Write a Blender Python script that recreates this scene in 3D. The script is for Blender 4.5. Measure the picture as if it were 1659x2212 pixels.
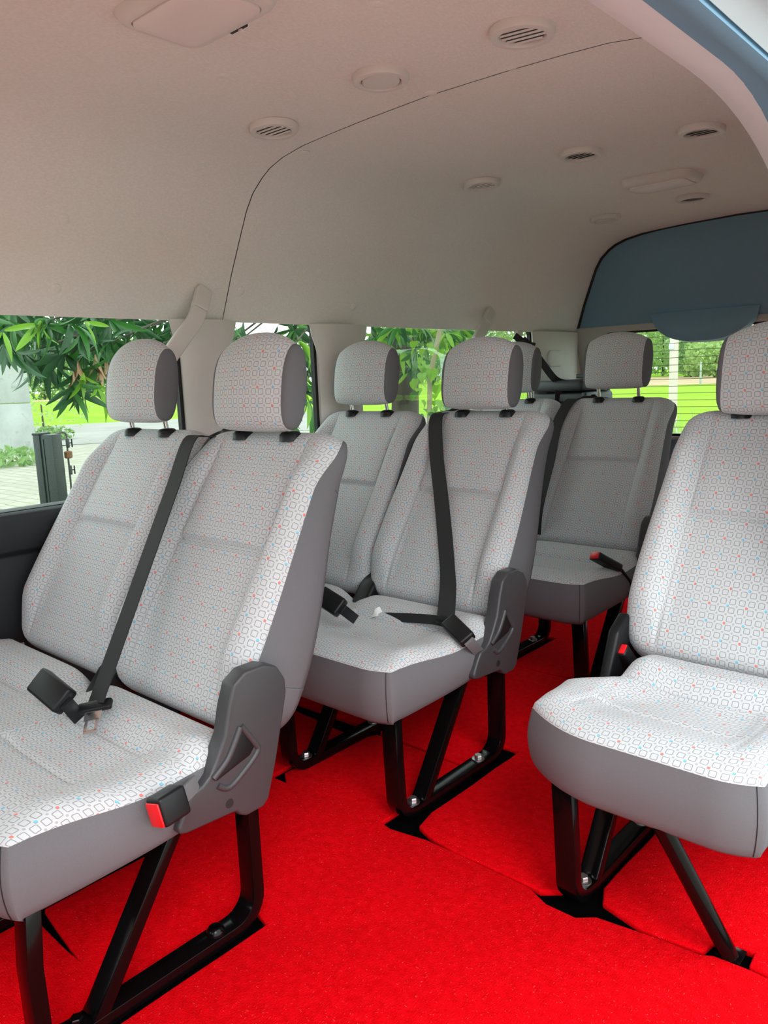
import bpy, bmesh, math, random
from mathutils import Vector, Matrix
for o in list(bpy.data.objects): bpy.data.objects.remove(o)
SC = bpy.context.scene
COL = SC.collection
R = random.Random(7)

# ------------------------------------------------------------------ camera
CAM = Vector((0.0, 0.0, 0.9949))
FWD = Vector((-0.66259694, 0.72986449, -0.16811641))
RGT = Vector((0.74428279, 0.66673233, -0.03887333))
UPV = Vector((-0.08371638, 0.1508835, 0.98500037))
FPX = 1686.71
cd = bpy.data.cameras.new('camera'); cam = bpy.data.objects.new('camera', cd); COL.objects.link(cam)
M = Matrix((RGT, UPV, -FWD)).transposed().to_4x4(); M.translation = CAM
cam.matrix_world = M
cd.sensor_fit = 'HORIZONTAL'; cd.sensor_width = 36.0; cd.lens = FPX / 1659 * 36.0
cd.clip_start = 0.02; cd.clip_end = 2000
SC.camera = cam

# ------------------------------------------------------------------ sky and light
w = bpy.data.worlds.new('sky'); SC.world = w; w.use_nodes = True
bg = w.node_tree.nodes['Background']
bg.inputs['Color'].default_value = (0.93, 0.97, 1.0, 1); bg.inputs['Strength'].default_value = 1.15
sd = bpy.data.lights.new('sun', 'SUN'); sd.energy = 0.5; sd.angle = math.radians(25); sd.color = (1, 0.97, 0.92)
sun = bpy.data.objects.new('sun', sd); COL.objects.link(sun)
sun.rotation_euler = Vector((0.62, -0.42, 0.66)).to_track_quat('Z', 'Y').to_euler()
SC.view_settings.view_transform = 'Standard'; SC.view_settings.look = 'None'
SC.view_settings.exposure = 1.5; SC.view_settings.gamma = 1.0
SC.view_settings.use_curve_mapping = False

# ------------------------------------------------------------------ helpers
def px(u, v, d):
    """a place in the world: d metres from the camera along the sight line of a photo point"""
    r = (FWD + RGT * ((u - 829.5) / FPX) - UPV * ((v - 1106) / FPX)).normalized()
    return CAM + r * d

def mesh(name, vs, fs, smooth=True, uvs=None):
    m = bpy.data.meshes.new(name); m.from_pydata([tuple(v) for v in vs], [], fs)
    if uvs:
        l = m.uv_layers.new(name='UVMap')
        for p in m.polygons:
            for li, vi in zip(p.loop_indices, p.vertices): l.data[li].uv = uvs[vi]
    if smooth:
        m.polygons.foreach_set('use_smooth', [True] * len(m.polygons))
    m.update(); return m

def link(name, m, mat=None, parent=None, loc=None):
    o = bpy.data.objects.new(name, m); COL.objects.link(o)
    if mat is not None and m is not None and len(m.materials) == 0: m.materials.append(mat)
    if parent: o.parent = parent
    if loc is not None: o.location = loc
    return o

def empty(name, loc=(0, 0, 0)):
    o = bpy.data.objects.new(name, None); COL.objects.link(o); o.location = loc; o.empty_display_size = .1
    return o

def tag(o, label=None, cat=None, group=None, kind=None):
    if label: o['label'] = label
    if cat: o['category'] = cat
    if group: o['group'] = group
    if kind: o['kind'] = kind
    return o

class MB:
    """collects boxes, tubes, prisms into one mesh"""
    def __init__(s): s.v = []; s.f = []
    def add(s, vs, fs):
        b = len(s.v); s.v += [Vector(v) for v in vs]; s.f += [tuple(b + i for i in f) for f in fs]; return s
    def box(s, x0, x1, y0, y1, z0, z1):
        return s.add([(x0,y0,z0),(x1,y0,z0),(x1,y1,z0),(x0,y1,z0),(x0,y0,z1),(x1,y0,z1),(x1,y1,z1),(x0,y1,z1)],
                     [(0,3,2,1),(4,5,6,7),(0,1,5,4),(1,2,6,5),(2,3,7,6),(3,0,4,7)])
    def obox(s, c, ax, ay, az):
        c, ax, ay, az = map(Vector, (c, ax, ay, az))
        vs = [c + ax*i + ay*j + az*k for k in (-1,1) for i,j in ((-1,-1),(1,-1),(1,1),(-1,1))]
        return s.add(vs, [(0,3,2,1),(4,5,6,7),(0,1,5,4),(1,2,6,5),(2,3,7,6),(3,0,4,7)])
    def tube(s, pts, r, n=10, caps=True):
        pts = [Vector(p) for p in pts]; rr = r if isinstance(r, (list, tuple)) else [r]*len(pts)
        rings = []; prev = None
        for i, p in enumerate(pts):
            t = (pts[min(i+1, len(pts)-1)] - pts[max(i-1, 0)]).normalized()
            a = prev if prev is not None else (Vector((0,0,1)) if abs(t.z) < .9 else Vector((1,0,0)))
            a = (a - t*a.dot(t)).normalized(); prev = a; b = t.cross(a)
            rings.append([p + (a*math.cos(2*math.pi*k/n) + b*math.sin(2*math.pi*k/n))*rr[i] for k in range(n)])
        vs = [v for q in rings for v in q]; fs = []
        for i in range(len(rings)-1):
            for k in range(n):
                fs.append((i*n+k, i*n+(k+1)%n, (i+1)*n+(k+1)%n, (i+1)*n+k))
        if caps: fs += [tuple(reversed(range(n))), tuple(range((len(rings)-1)*n, len(rings)*n))]
        return s.add(vs, fs)
    def ribbon(s, pts, side, wd, th):
        """flat bar with rectangular section along pts; side = width direction(s)"""
        pts = [Vector(p) for p in pts]; n = len(pts); vs = []; fs = []
        for i, p in enumerate(pts):
            t = (pts[min(i+1, n-1)] - pts[max(i-1, 0)]).normalized()
            sd_ = Vector(side[i] if isinstance(side, list) else side); sd_ = (sd_ - t*sd_.dot(t)).normalized(); nm = t.cross(sd_)
            w_ = wd[i] if isinstance(wd, list) else wd
            vs += [p + sd_*w_/2 + nm*th/2, p - sd_*w_/2 + nm*th/2, p - sd_*w_/2 - nm*th/2, p + sd_*w_/2 - nm*th/2]
        for i in range(n-1):
            for k in range(4): fs.append((i*4+k, i*4+(k+1)%4, (i+1)*4+(k+1)%4, (i+1)*4+k))
        fs += [(3,2,1,0), tuple(range(n*4-4, n*4))]
        return s.add(vs, fs)
    def lathe(s, prof, c, axis='Z', n=32, cap=True):
        c = Vector(c); vs = []; fs = []
        for r, h in prof:
            for k in range(n):
                a = 2*math.pi*k/n; p = Vector((r*math.cos(a), r*math.sin(a), h))
                if axis == 'X': p = Vector((h, r*math.cos(a), r*math.sin(a)))
                vs.append(c + p)
        for i in range(len(prof)-1):
            for k in range(n):
                fs.append((i*n+k, i*n+(k+1)%n, (i+1)*n+(k+1)%n, (i+1)*n+k))
        if cap: fs.append(tuple(range((len(prof)-1)*n, len(prof)*n)))
        return s.add(vs, fs)
    def prism(s, poly, lo, hi, axis='X'):
        """polygon (a,b) extruded along axis between lo and hi"""
        n = len(poly)
        def P(a, b, h): return (h, a, b) if axis == 'X' else ((a, h, b) if axis == 'Y' else (a, b, h))
        vs = [P(a, b, lo) for a, b in poly] + [P(a, b, hi) for a, b in poly]
        fs = [(i, (i+1) % n, n+(i+1) % n, n+i) for i in range(n)] + [tuple(reversed(range(n))), tuple(range(n, 2*n))]
        return s.add(vs, fs)
    def build(s, name, mat=None, parent=None, bevel=0, seg=2, smooth=None, loc=None):
        m = mesh(name, s.v, s.f, False)
        bm = bmesh.new(); bm.from_mesh(m)
        bmesh.ops.recalc_face_normals(bm, faces=bm.faces)
        if bevel:
            es = [e for e in bm.edges if len(e.link_faces) == 2 and e.calc_face_angle(0) > .5]
            bmesh.ops.bevel(bm, geom=es, offset=bevel, segments=seg, profile=.5, affect='EDGES', clamp_overlap=True)
        for f in bm.faces: f.smooth = True if smooth is None else smooth
        if smooth is None:
            for e in bm.edges:
                if len(e.link_faces) == 2 and e.calc_face_angle(0) > .75: e.smooth = False
        bm.to_mesh(m); bm.free()
        return link(name, m, mat, parent, loc)

def solid(o, th, off):
    md = o.modifiers.new('t', 'SOLIDIFY'); md.thickness = th; md.offset = off
    es = o.modifiers.new('e', 'EDGE_SPLIT'); es.split_angle = math.radians(45)
def smooth01(a, b, x):
    t = min(1, max(0, (x-a)/(b-a))); return t*t*(3-2*t)
def arc(c, r, a0, a1, n):
    return [(c[0]+r*math.cos(a0+(a1-a0)*i/n), c[1]+r*math.sin(a0+(a1-a0)*i/n)) for i in range(n+1)]
def spline(pts, n):
    """Catmull-Rom through points, n steps a span"""
    P = [Vector(p) for p in pts]; out = []
    for i in range(len(P)-1):
        a, b, c, d = P[max(i-1,0)], P[i], P[i+1], P[min(i+2, len(P)-1)]
        for k in range(n):
            t = k/n
            out.append(.5*((2*b)+(c-a)*t+(2*a-5*b+4*c-d)*t*t+(3*b-a-3*c+d)*t*t*t))
    return out + [P[-1]]

# ------------------------------------------------------------------ materials
class NT:
    def __init__(s, name):
        s.m = bpy.data.materials.new(name); s.m.use_nodes = True; s.t = s.m.node_tree
        s.b = s.t.nodes['Principled BSDF']; s.out = s.t.nodes['Material Output']
    def n(s, typ, **kw):
        q = s.t.nodes.new(typ)
        for k, v in kw.items(): setattr(q, k, v)
        return q
    def put(s, a, b):
        if isinstance(a, (int, float, tuple)): b.default_value = a
        else: s.t.links.new(a, b)
    def math(s, op, a, b=0.0, c=None):
        q = s.n('ShaderNodeMath', operation=op); s.put(a, q.inputs[0]); s.put(b, q.inputs[1])
        if c is not None: s.put(c, q.inputs[2])
        return q.outputs[0]
    def mix(s, f, a, b):
        q = s.n('ShaderNodeMix', data_type='RGBA'); s.put(f, q.inputs[0]); s.put(a, q.inputs[6]); s.put(b, q.inputs[7]); return q.outputs[2]
    def sstep(s, a, b, x):
        q = s.n('ShaderNodeMapRange', interpolation_type='SMOOTHSTEP'); s.put(x, q.inputs[0])
        q.inputs[1].default_value = a; q.inputs[2].default_value = b; return q.outputs[0]
    def noise(s, scale, detail=3, co='Object', rough=.6, sc=(1,1,1)):
        tc = s.n('ShaderNodeTexCoord'); mp = s.n('ShaderNodeMapping'); mp.inputs['Scale'].default_value = sc
        s.t.links.new(tc.outputs[co], mp.inputs[0]); q = s.n('ShaderNodeTexNoise')
        q.inputs['Scale'].default_value = scale; q.inputs['Detail'].default_value = detail; q.inputs['Roughness'].default_value = rough
        s.t.links.new(mp.outputs[0], q.inputs['Vector']); return q.outputs['Fac']
    def bump(s, h, strength=.3, dist=.002):
        q = s.n('ShaderNodeBump'); q.inputs['Strength'].default_value = strength; q.inputs['Distance'].default_value = dist
        s.put(h, q.inputs['Height']); s.t.links.new(q.outputs[0], s.b.inputs['Normal'])
    def base(s, c): s.put(c if not isinstance(c, tuple) else (*c, 1), s.b.inputs['Base Color'])
    def set(s, **k):
        for a, v in k.items(): s.b.inputs[a.replace('_', ' ')].default_value = v

def plain(name, col, rough=.6, metal=0, var=.06, nscale=40, bump=0, bscale=300, spec=.5):
    t = NT(name)
    f = t.noise(nscale, 3)
    t.base(t.mix(f, (*[c*(1-var) for c in col], 1), (*[min(1, c*(1+var)) for c in col], 1)))
    t.set(Roughness=rough, Metallic=metal, Specular_IOR_Level=spec)
    if bump: t.bump(t.noise(bscale, 2), bump, .001)
    return t.m

def fabric_print():
    t = NT('printed_seat_fabric')
    uv = t.n('ShaderNodeUVMap'); sp = t.n('ShaderNodeSeparateXYZ'); t.t.links.new(uv.outputs[0], sp.inputs[0])
    u = t.math('MULTIPLY', sp.outputs[0], 1/.0186); v = t.math('MULTIPLY', sp.outputs[1], 1/.0186)
    fu = t.math('ABSOLUTE', t.math('SUBTRACT', t.math('FRACT', u), .5)); fv = t.math('ABSOLUTE', t.math('SUBTRACT', t.math('FRACT', v), .5))
    qx = t.math('SUBTRACT', fu, .19); qy = t.math('SUBTRACT', fv, .19)
    mx = t.math('MAXIMUM', qx, 0.); my = t.math('MAXIMUM', qy, 0.)
    ln = t.math('SQRT', t.math('ADD', t.math('MULTIPLY', mx, mx), t.math('MULTIPLY', my, my)))
    d = t.math('SUBTRACT', t.math('ADD', ln, t.math('MINIMUM', t.math('MAXIMUM', qx, qy), 0.)), .11)
    line = t.math('SUBTRACT', 1., t.sstep(.022, .05, t.math('ABSOLUTE', d)))
    gu = t.math('SUBTRACT', t.math('FRACT', t.math('ADD', u, .5)), .5); gv = t.math('SUBTRACT', t.math('FRACT', t.math('ADD', v, .5)), .5)
    iu = t.math('FLOOR', t.math('ADD', u, .5)); iv = t.math('FLOOR', t.math('ADD', v, .5))
    rr = t.math('SQRT', t.math('ADD', t.math('MULTIPLY', gu, gu), t.math('MULTIPLY', gv, gv)))
    dot = t.math('SUBTRACT', 1., t.sstep(.105, .135, rr))
    sq = t.math('SUBTRACT', 1., t.sstep(.11, .125, t.math('MAXIMUM', t.math('ABSOLUTE', gu), t.math('ABSOLUTE', gv))))
    sh = t.math('SUBTRACT', 1., t.sstep(.11, .125, t.math('MAXIMUM', t.math('ABSOLUTE', t.math('SUBTRACT', gu, .045)), t.math('ABSOLUTE', t.math('ADD', gv, .05)))))
    eu = t.math('LESS_THAN', t.math('FLOORED_MODULO', iu, 2.), .5); ev = t.math('LESS_THAN', t.math('FLOORED_MODULO', iv, 2.), .5)
    col = t.math('MULTIPLY', eu, ev)
    sel = t.math('LESS_THAN', t.math('FLOORED_MODULO', t.math('MULTIPLY', t.math('ADD', iu, iv), .5), 2.), .5)
    c = t.mix(t.noise(900, 2, 'UV'), (.49, .51, .525, 1), (.575, .60, .615, 1))
    c = t.mix(t.math('MULTIPLY', dot, .75), c, (.34, .335, .335, 1))
    c = t.mix(t.math('MULTIPLY', line, .72), c, (.16, .155, .155, 1))
    c = t.mix(t.math('MULTIPLY', t.math('MULTIPLY', sh, col), .8), c, (.20, .19, .19, 1))
    c = t.mix(t.math('MULTIPLY', sq, col), c, t.mix(sel, (.16, .50, .72, 1), (.80, .20, .16, 1)))
    t.base(c); t.set(Roughness=.9, Specular_IOR_Level=.2)
    t.b.inputs['Sheen Weight'].default_value = .15
    t.bump(t.noise(1500, 2, 'UV'), .12, .0006)
    return t.m

def carpet_mat():
    t = NT('red_carpet_pile')
    a = t.noise(55, 4); b = t.noise(420, 3, sc=(1, .35, 1)); c2 = t.noise(420, 3, sc=(.35, 1, 1))
    c = t.mix(t.sstep(.3, .7, a), (.68, .0, .003, 1), (.82, .001, .006, 1))
    sp = t.math('MAXIMUM', t.sstep(.66, .74, b), t.sstep(.66, .74, c2))
    c = t.mix(t.math('MULTIPLY', sp, .55), c, (.95, .16, .14, 1))
    dk = t.math('MAXIMUM', t.sstep(.36, .28, b), t.sstep(.36, .28, c2))
    c = t.mix(t.math('MULTIPLY', dk, .35), c, (.34, .0, .002, 1))
    t.base(c); t.set(Roughness=1.0, Specular_IOR_Level=.05)
    t.bump(t.math('ADD', b, c2), .6, .004)
    return t.m

def liner_mat():
    t = NT('headliner_felt')
    a = t.noise(6, 3); b = t.noise(260, 4, sc=(1, .5, 1))
    c = t.mix(a, (.76, .73, .69, 1), (.80, .77, .73, 1))
    c = t.mix(t.sstep(.35, .7, b), c, (.84, .81, .77, 1))
    t.base(c); t.set(Roughness=.95, Specular_IOR_Level=.1); t.bump(b, .25, .0015)
    return t.m

def glass_mat(name, tint):
    t = NT(name); tr = t.n('ShaderNodeBsdfTransparent'); tr.inputs[0].default_value = (*tint, 1)
    gl = t.n('ShaderNodeBsdfGlossy'); gl.inputs['Roughness'].default_value = .02
    fr = t.n('ShaderNodeFresnel'); fr.inputs[0].default_value = 1.3
    nz = t.noise(3, 2)
    q = t.math('MULTIPLY', fr.outputs[0], t.math('MULTIPLY', nz, .7))
    mx = t.n('ShaderNodeMixShader'); t.t.links.new(q, mx.inputs[0]); t.t.links.new(tr.outputs[0], mx.inputs[1]); t.t.links.new(gl.outputs[0], mx.inputs[2])
    t.t.links.new(mx.outputs[0], t.out.inputs[0]); return t.m

MF = fabric_print(); MC = carpet_mat(); ML = liner_mat()
MG = plain('grey_knit_fabric', (.135, .135, .145), .92, var=.10, nscale=500, bump=.15, bscale=900, spec=.2)
MK = plain('charcoal_knit_fabric', (.075, .075, .082), .9, var=.1, nscale=500, bump=.15, bscale=900, spec=.2)
MP = plain('charcoal_moulded_plastic', (.042, .043, .047), .42, var=.05, nscale=80, bump=.15, bscale=1200)
MB_ = plain('black_plastic', (.008, .009, .010), .38, var=.08, spec=.28)
MT = plain('black_gloss_tube', (.002, .0018, .002), .16, var=.1, spec=.22)
MW = plain('black_belt_webbing', (.012, .012, .0135), .75, var=.3, nscale=900, bump=.4, bscale=700)
MWG = plain('grey_belt_webbing', (.13, .13, .135), .8, var=.2, nscale=900, bump=.3, bscale=700)
MS = plain('chrome_steel', (.72, .72, .74), .18, 1.0, var=.03)
MZ = plain('zinc_bolt', (.55, .55, .56), .35, 1.0, var=.08)
MR = plain('red_button_plastic', (.75, .01, .015), .35, var=.03)
MBE = plain('beige_trim_plastic', (.66, .635, .60), .6, var=.03, bump=.1, bscale=900)
MV = plain('vent_plastic', (.70, .665, .635), .45, var=.03)
MLENS = plain('milky_lamp_lens', (.80, .72, .70), .35, var=.02)
MDK = plain('dark_door_panel', (.012, .016, .020), .6, var=.06, bump=.2, bscale=900)
MTG = plain('slate_tailgate_trim', (.17, .29, .40), .6, var=.04, bump=.1, bscale=900)
MTL = plain('pale_sill_trim', (.46, .45, .42), .6, var=.03)
MFL = plain('bare_floor_pan', (.0012, .0012, .0012), .95, var=.2, spec=.02)
MRU = plain('black_rubber_seal', (.010, .010, .011), .6, var=.1)
MBODY = plain('van_body_paint', (.48, .54, .60), .3, var=.02)
MHD = plain('door_header_fabric', (.76, .77, .80), .9, var=.03)
MWS = plain('grey_weatherstrip', (.19, .37, .54), .5, var=.04)
MGLS = glass_mat('van_window_glass', (.86, .92, .88))
MTAG = plain('white_care_tag', (.8, .8, .78), .7, var=.03)
MPAD = plain('quilted_dark_vinyl', (.05, .06, .065), .55, var=.1)
MGRN = plain('dark_green_grey_plastic', (.035, .06, .058), .5, var=.1)

# ------------------------------------------------------------------ van shell
XC = -1.17                      # centre line of the van
XL = -2.0                       # left wall at the windows
YF, YR = -1.55, 3.75            # front and rear of the cabin
LP = [(-2.0,1.185),(-1.985,1.215),(-1.965,1.258),(-1.935,1.322),(-1.879,1.426),(-1.847,1.484),(-1.815,1.525),(-1.771,1.558),(-1.735,1.577),(-1.68,1.594),(-1.599,1.606),(-1.50,1.612),(-1.386,1.617),(-1.17,1.622)]
PROF = LP + [(2*XC-x, z) for x, z in reversed(LP[:-1])]
PROF = PROF[:-4] + [(-.465, 1.425)]       # on the door side the lining stops at the door header
PROFR = LP + [(2*XC-x, z) for x, z in reversed(LP[:-1])]
ytail = lambda z: 3.60 + .30*(1.6 - z)
def liner(prof, ya, yb, name, parent, tail=False, mat=None):
    vs = []; fs = []; n = len(prof); ny = 12
    for j in range(ny+1):
        for x, z in prof:
            y = ya + (yb-ya)*j/ny
            if tail: y = ya + (ytail(z)+.01 - ya)*j/ny
            vs.append((x, y, z))
    for j in range(ny):
        for i in range(n-1): fs.append((j*n+i, j*n+i+1, (j+1)*n+i+1, (j+1)*n+i))
    return link(name, mesh(name, vs, fs), mat or ML, parent)
ceil = tag(empty('ceiling', (XC, 1, 1.62)), 'pale beige felt headliner of the van roof', None, kind='structure')
def sub(o, parent):                 # parent while keeping the world place
    o.parent = parent; o.matrix_parent_inverse = Matrix.Translation(parent.location).inverted(); return o
sub(liner(PROF, YF, 1.4985, 'headliner_panel', None), ceil)
sub(liner(PROF, 1.5015, 1.66, 'headliner_panel', None), ceil)
sub(liner(PROFR, 1.66, 3.7, 'headliner_panel', None, True), ceil)
SKIN = [(XC+(x-XC)*1.035+(-.012 if x < XC else .012), z+.022) for x, z in PROFR]
sub(liner(SKIN, YF, 1.42, 'roof_skin', None, False, MBODY), ceil) if False else None
SK2 = [p for p in SKIN if p[0] < -.44]
sub(liner(SK2, YF, 1.66, 'roof_skin', None, False, MBODY), ceil)
sub(liner(SKIN, 1.66, 3.95, 'roof_skin', None, False, MBODY), ceil)
# fixing studs
clip = MB().lathe([(.0145,0),(.014,-.002),(.010,-.0035),(.0001,-.004)], (0,0,0), n=20)
cm = None
for x, y in [(-1.378,1.08),(-.952,1.082),(-1.378,1.535),(-1.159,1.487),(-1.63,1.535),(-.951,1.489),(-.743,1.53),(-1.389,2.074),(-.95,2.07),(-.98,2.9),(-1.37,2.9)]:
    z = 1.6215 - .0125*min(1, ((x-XC)/.35)**2*.5)
    if abs(x+1.63) < .01: z = 1.602
    o = clip.build('headliner_stud', ML) if cm is None else link('headliner_stud', cm)
    cm = o.data; o.location = (x, y, z); sub(o, ceil)
for y, z in [(.97,1.405),(.97,1.25),(1.54,1.44),(1.545,1.275),(2.05,1.25)]:
    x = next(LP[i][0]+(LP[i+1][0]-LP[i][0])*(z-LP[i][1])/(LP[i+1][1]-LP[i][1]) for i in range(len(LP)-1) if LP[i][1] <= z <= LP[i+1][1])
    o = link('headliner_stud', cm); o.location = (x, y, z); o.rotation_euler = (0, math.radians(-62), 0); sub(o, ceil)

# floor
fl = MB().box(-2.08, -.16, YF, 3.86, -.05, -.012).build('floor', MFL); tag(fl, 'bare black floor pan under the red carpet', kind='structure')

# left wall: strip of wall with three window openings
WZ0, WZ1 = .69, 1.222
WIN = [(-.62, 1.345), (1.505, 1.895), (2.10, 3.30)]
def rrect(a0, a1, b0, b1, r, n=6, rs=None):
    rs = rs or [r]*4; out = []
    for (ca, cb, sa), rad in zip([(a1,b0,-90),(a1,b1,0),(a0,b1,90),(a0,b0,180)], rs):
        cx_ = ca - rad if ca == a1 else ca + rad; cy_ = cb + rad if cb == b0 else cb - rad
        out += arc((cx_, cy_), rad, math.radians(sa), math.radians(sa+90), n)
    return out
def holed(outer, holes, to3, thick, name, mat, bev=0):
    """flat plate with holes; to3(a,b,h) gives the 3-D point"""
    bm = bmesh.new(); loops = []
    for lp in [outer] + holes:
        vs = [bm.verts.new((a, b, 0)) for a, b in lp]
        es = [bm.edges.new((vs[i], vs[(i+1) % len(vs)])) for i in range(len(vs))]
        loops += es
    bmesh.ops.triangle_fill(bm, use_beauty=True, use_dissolve=False, edges=loops)
    g = bmesh.ops.extrude_face_region(bm, geom=list(bm.faces))
    for v in g['geom']:
        if isinstance(v, bmesh.types.BMVert): v.co.z = 1
    for v in bm.verts: v.co = Vector(to3(v.co.x, v.co.y, v.co.z*thick))
    bmesh.ops.recalc_face_normals(bm, faces=bm.faces)
    if bev:
        es = [e for e in bm.edges if len(e.link_faces) == 2 and e.calc_face_angle(0) > .6]
        bmesh.ops.bevel(bm, geom=es, offset=bev, segments=3, profile=.5, affect='EDGES')
        for f in bm.faces: f.smooth = True
        for e in bm.edges:
            if len(e.link_faces) == 2 and e.calc_face_angle(0) > .9: e.smooth = False
    m = bpy.data.meshes.new(name); bm.to_mesh(m); bm.free()
    return link(name, m, mat)
hl = [rrect(a, b, WZ0, WZ1-.006, .055) for a, b in WIN]
wl = holed([(YF,.6),(3.86,.6),(3.86,1.27),(YF,1.27)], hl, lambda a, b, h: (XL-.03+h, a, b), .03, 'wall_left', MBE, .006)
tag(wl, 'beige trimmed side wall with three windows', kind='structure')
# pillar covers: bulged beige plastic between the windows
def pillar(y0, y1, flare, name='pillar_cover'):
    vs = []; fs = []; nz, ny = 14, 10
    for j in range(nz+1):
        z = .66 + (1.188-.66)*j/nz; f = flare*smooth01(1.06, 1.19, z)
        for i in range(ny+1):
            s = i/ny; y = y0 - f*.7 + (y1-y0+1.5*f)*s
            vs.append((XL + .002 + .028*(1-abs(2*s-1)**3.5), y, z))
    for j in range(nz):
        for i in range(ny): fs.append((j*(ny+1)+i, j*(ny+1)+i+1, (j+1)*(ny+1)+i+1, (j+1)*(ny+1)+i))
    o = link(name, mesh(name, vs, fs), MBE, wl); solid(o, .006, 1)
    return o
pillar(1.345, 1.505, .05); pillar(1.895, 2.10, .05); pillar(3.30, 3.72, .02)
# small pull recess on the rear quarter
MB().prism(rrect(3.38, 3.52, 1.02, 1.10, .03), XL+.025, XL+.042).build('pull_handle', MBE, wl, bevel=.006)
# lower dark panel with ledge and arm-rest bulge
lp = [(-2.0,.700),(-1.985,.694),(-1.983,.682),(-2.0,.60),(-2.022,.585),(-2.02,.565),(-2.02,.50),(-2.025,.40),(-2.035,.30),(-2.035,-.01),(-2.08,-.01),(-2.08,.700)]
vs = []; fs = []
MB().prism(lp, YF, 3.82, 'Y').build('lower_panel', MDK, wl, bevel=.004)
for k, (a, b) in enumerate(WIN):
    lo = rrect(a, b, WZ0, WZ1-.006, .055); li = rrect(a+.012, b-.012, WZ0+.012, WZ1-.014, .048)
    wn = holed(lo, [li], lambda p, q, h: (XL-.025+h, p, q), .018, 'window_%d' % (k+1), MRU)
    tag(wn, ['big front side window with black rubber seal', 'small middle side window with black rubber seal', 'long rear side window with black rubber seal'][k], kind='structure')
    MB().prism(li, XL-.020, XL-.016).build('pane', MGLS, wn, smooth=False)

# tailgate
def TG(x, z, off=0): return (x, ytail(z)+off, z)
tg = tag(empty('door_1', (XC, 3.8, 0)), 'slate grey tailgate with heated rear window', kind='structure')
# upper trim panel: grid over the lining outline, gently bulged
def edge_x(z):     # left edge of the tailgate at height z
    for i in range(len(LP)-1):
        if LP[i][1] <= z <= LP[i+1][1]: return LP[i][0]+(LP[i+1][0]-LP[i][0])*(z-LP[i][1])/max(1e-6, LP[i+1][1]-LP[i][1])
    return LP[0][0] if z < LP[0][1] else -1.5
vs = []; fs = []; zs = [1.195,1.21,1.24,1.28,1.32,1.36,1.40,1.44,1.48,1.51,1.535,1.558,1.577,1.592,1.604,1.610]
nx = 40
for j, z in enumerate(zs):
    xe = edge_x(z)-.004
    for i in range(nx+1):
        s = 2*i/nx-1; x = XC + s*(XC-xe)
        bul = .035*(1-abs(s)**6)*math.sin(math.pi*min(1, max(0, (z-1.19)/.44)))**.6
        zz = z + (.012*(1-s*s) if j >= 13 else 0)
        vs.append((x, ytail(z) - bul, zz))
for j in range(len(zs)-1):
    for i in range(nx): fs.append((j*(nx+1)+i, j*(nx+1)+i+1, (j+1)*(nx+1)+i+1, (j+1)*(nx+1)+i))
o = link('upper_trim', mesh('upper_trim', vs, fs), MTG); solid(o, .01, -1); sub(o, tg)
o = MB().tube([(x+(.004 if x < XC else -.004), ytail(z)-.004, z-.003) for x, z in PROFR], .006, 8).build('edge_seal', MRU); sub(o, tg)
# pale lip under the trim with the window opening, side trims, lower trim
hole = rrect(-1.872, 2*XC+1.872, .655, 1.178, .06)
o = holed([(-2.03,.60),(2*XC+2.03,.60),(2*XC+2.03,1.21),(-2.03,1.21)], [hole], lambda a, b, h: (a, ytail(b)-.012+h, b), .03, 'window_surround', MTL, .008); sub(o, tg)
o = holed(rrect(-1.874, 2*XC+1.874, .653, 1.180, .06), [rrect(-1.860, 2*XC+1.860, .668, 1.168, .05)], lambda a, b, h: (a, ytail(b)+.002+h, b), .012, 'rubber_seal', MRU); sub(o, tg)
b_ = MB(); g = rrect(-1.862, 2*XC+1.862, .666, 1.17, .05)
n = len(g); o = b_.add([TG(a, b, .016) for a, b in g]+[TG(a, b, .020) for a, b in g], [tuple(range(n)), tuple(reversed(range(n, 2*n)))]+[(i,(i+1)%n,n+(i+1)%n,n+i) for i in range(n)]).build('pane', MGLS, smooth=False); sub(o, tg)
mwire = plain('heater_wire', (.25, .22, .18), .6)
for i in range(14):
    z = .70+.034*i
    o = MB().ribbon([TG(-1.85, z, .014), TG(2*XC+1.85, z, .014)], (0,.3,-1), .0022, .001).build('heater_wire', mwire); sub(o, tg)
lpnl = MB().add([TG(-1.98,.64,-.02),TG(2*XC+1.98,.64,-.02),TG(2*XC+1.98,0,-.02),TG(-1.98,0,-.02),TG(-1.98,.64,.06),TG(2*XC+1.98,.64,.06),TG(2*XC+1.98,0,.06),TG(-1.98,0,.06)],
    [(0,1,2,3),(7,6,5,4),(0,4,5,1),(1,5,6,2),(2,6,7,3),(3,7,4,0)]).build('lower_trim', MTG, bevel=.01); sub(lpnl, tg)
# high mounted stop lamp cover: rounded trapezoid hanging over the glass
vs = []; fs = []; prof = []
for i in range(25):
    s = 2*i/24-1
    prof.append((s, (1-abs(s)**3.0)))
for j in range(9):
    t = j/8
    for s, h in prof:
        zt = 1.245; zb = 1.20 - .085*h
        z = zt + (zb-zt)*t; x = -1.345 + s*(.245 - .02*t)
        bul = .055*h**.5*math.sin(math.pi*min(1, t*.55+.0))
        vs.append((x, ytail(z) - .028 - bul, z))
for s, h in prof:      # underside returning to the glass
    z = 1.20 - .085*h; vs.append((-1.345+s*.222, ytail(z)-.004, z-.004))
m_ = len(prof)
for j in range(9):
    for i in range(m_-1): fs.append((j*m_+i, j*m_+i+1, (j+1)*m_+i+1, (j+1)*m_+i))
o = link('stop_lamp_cover', mesh('stop_lamp_cover', vs, fs), MTG); solid(o, .006, -1); sub(o, tg)

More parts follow.
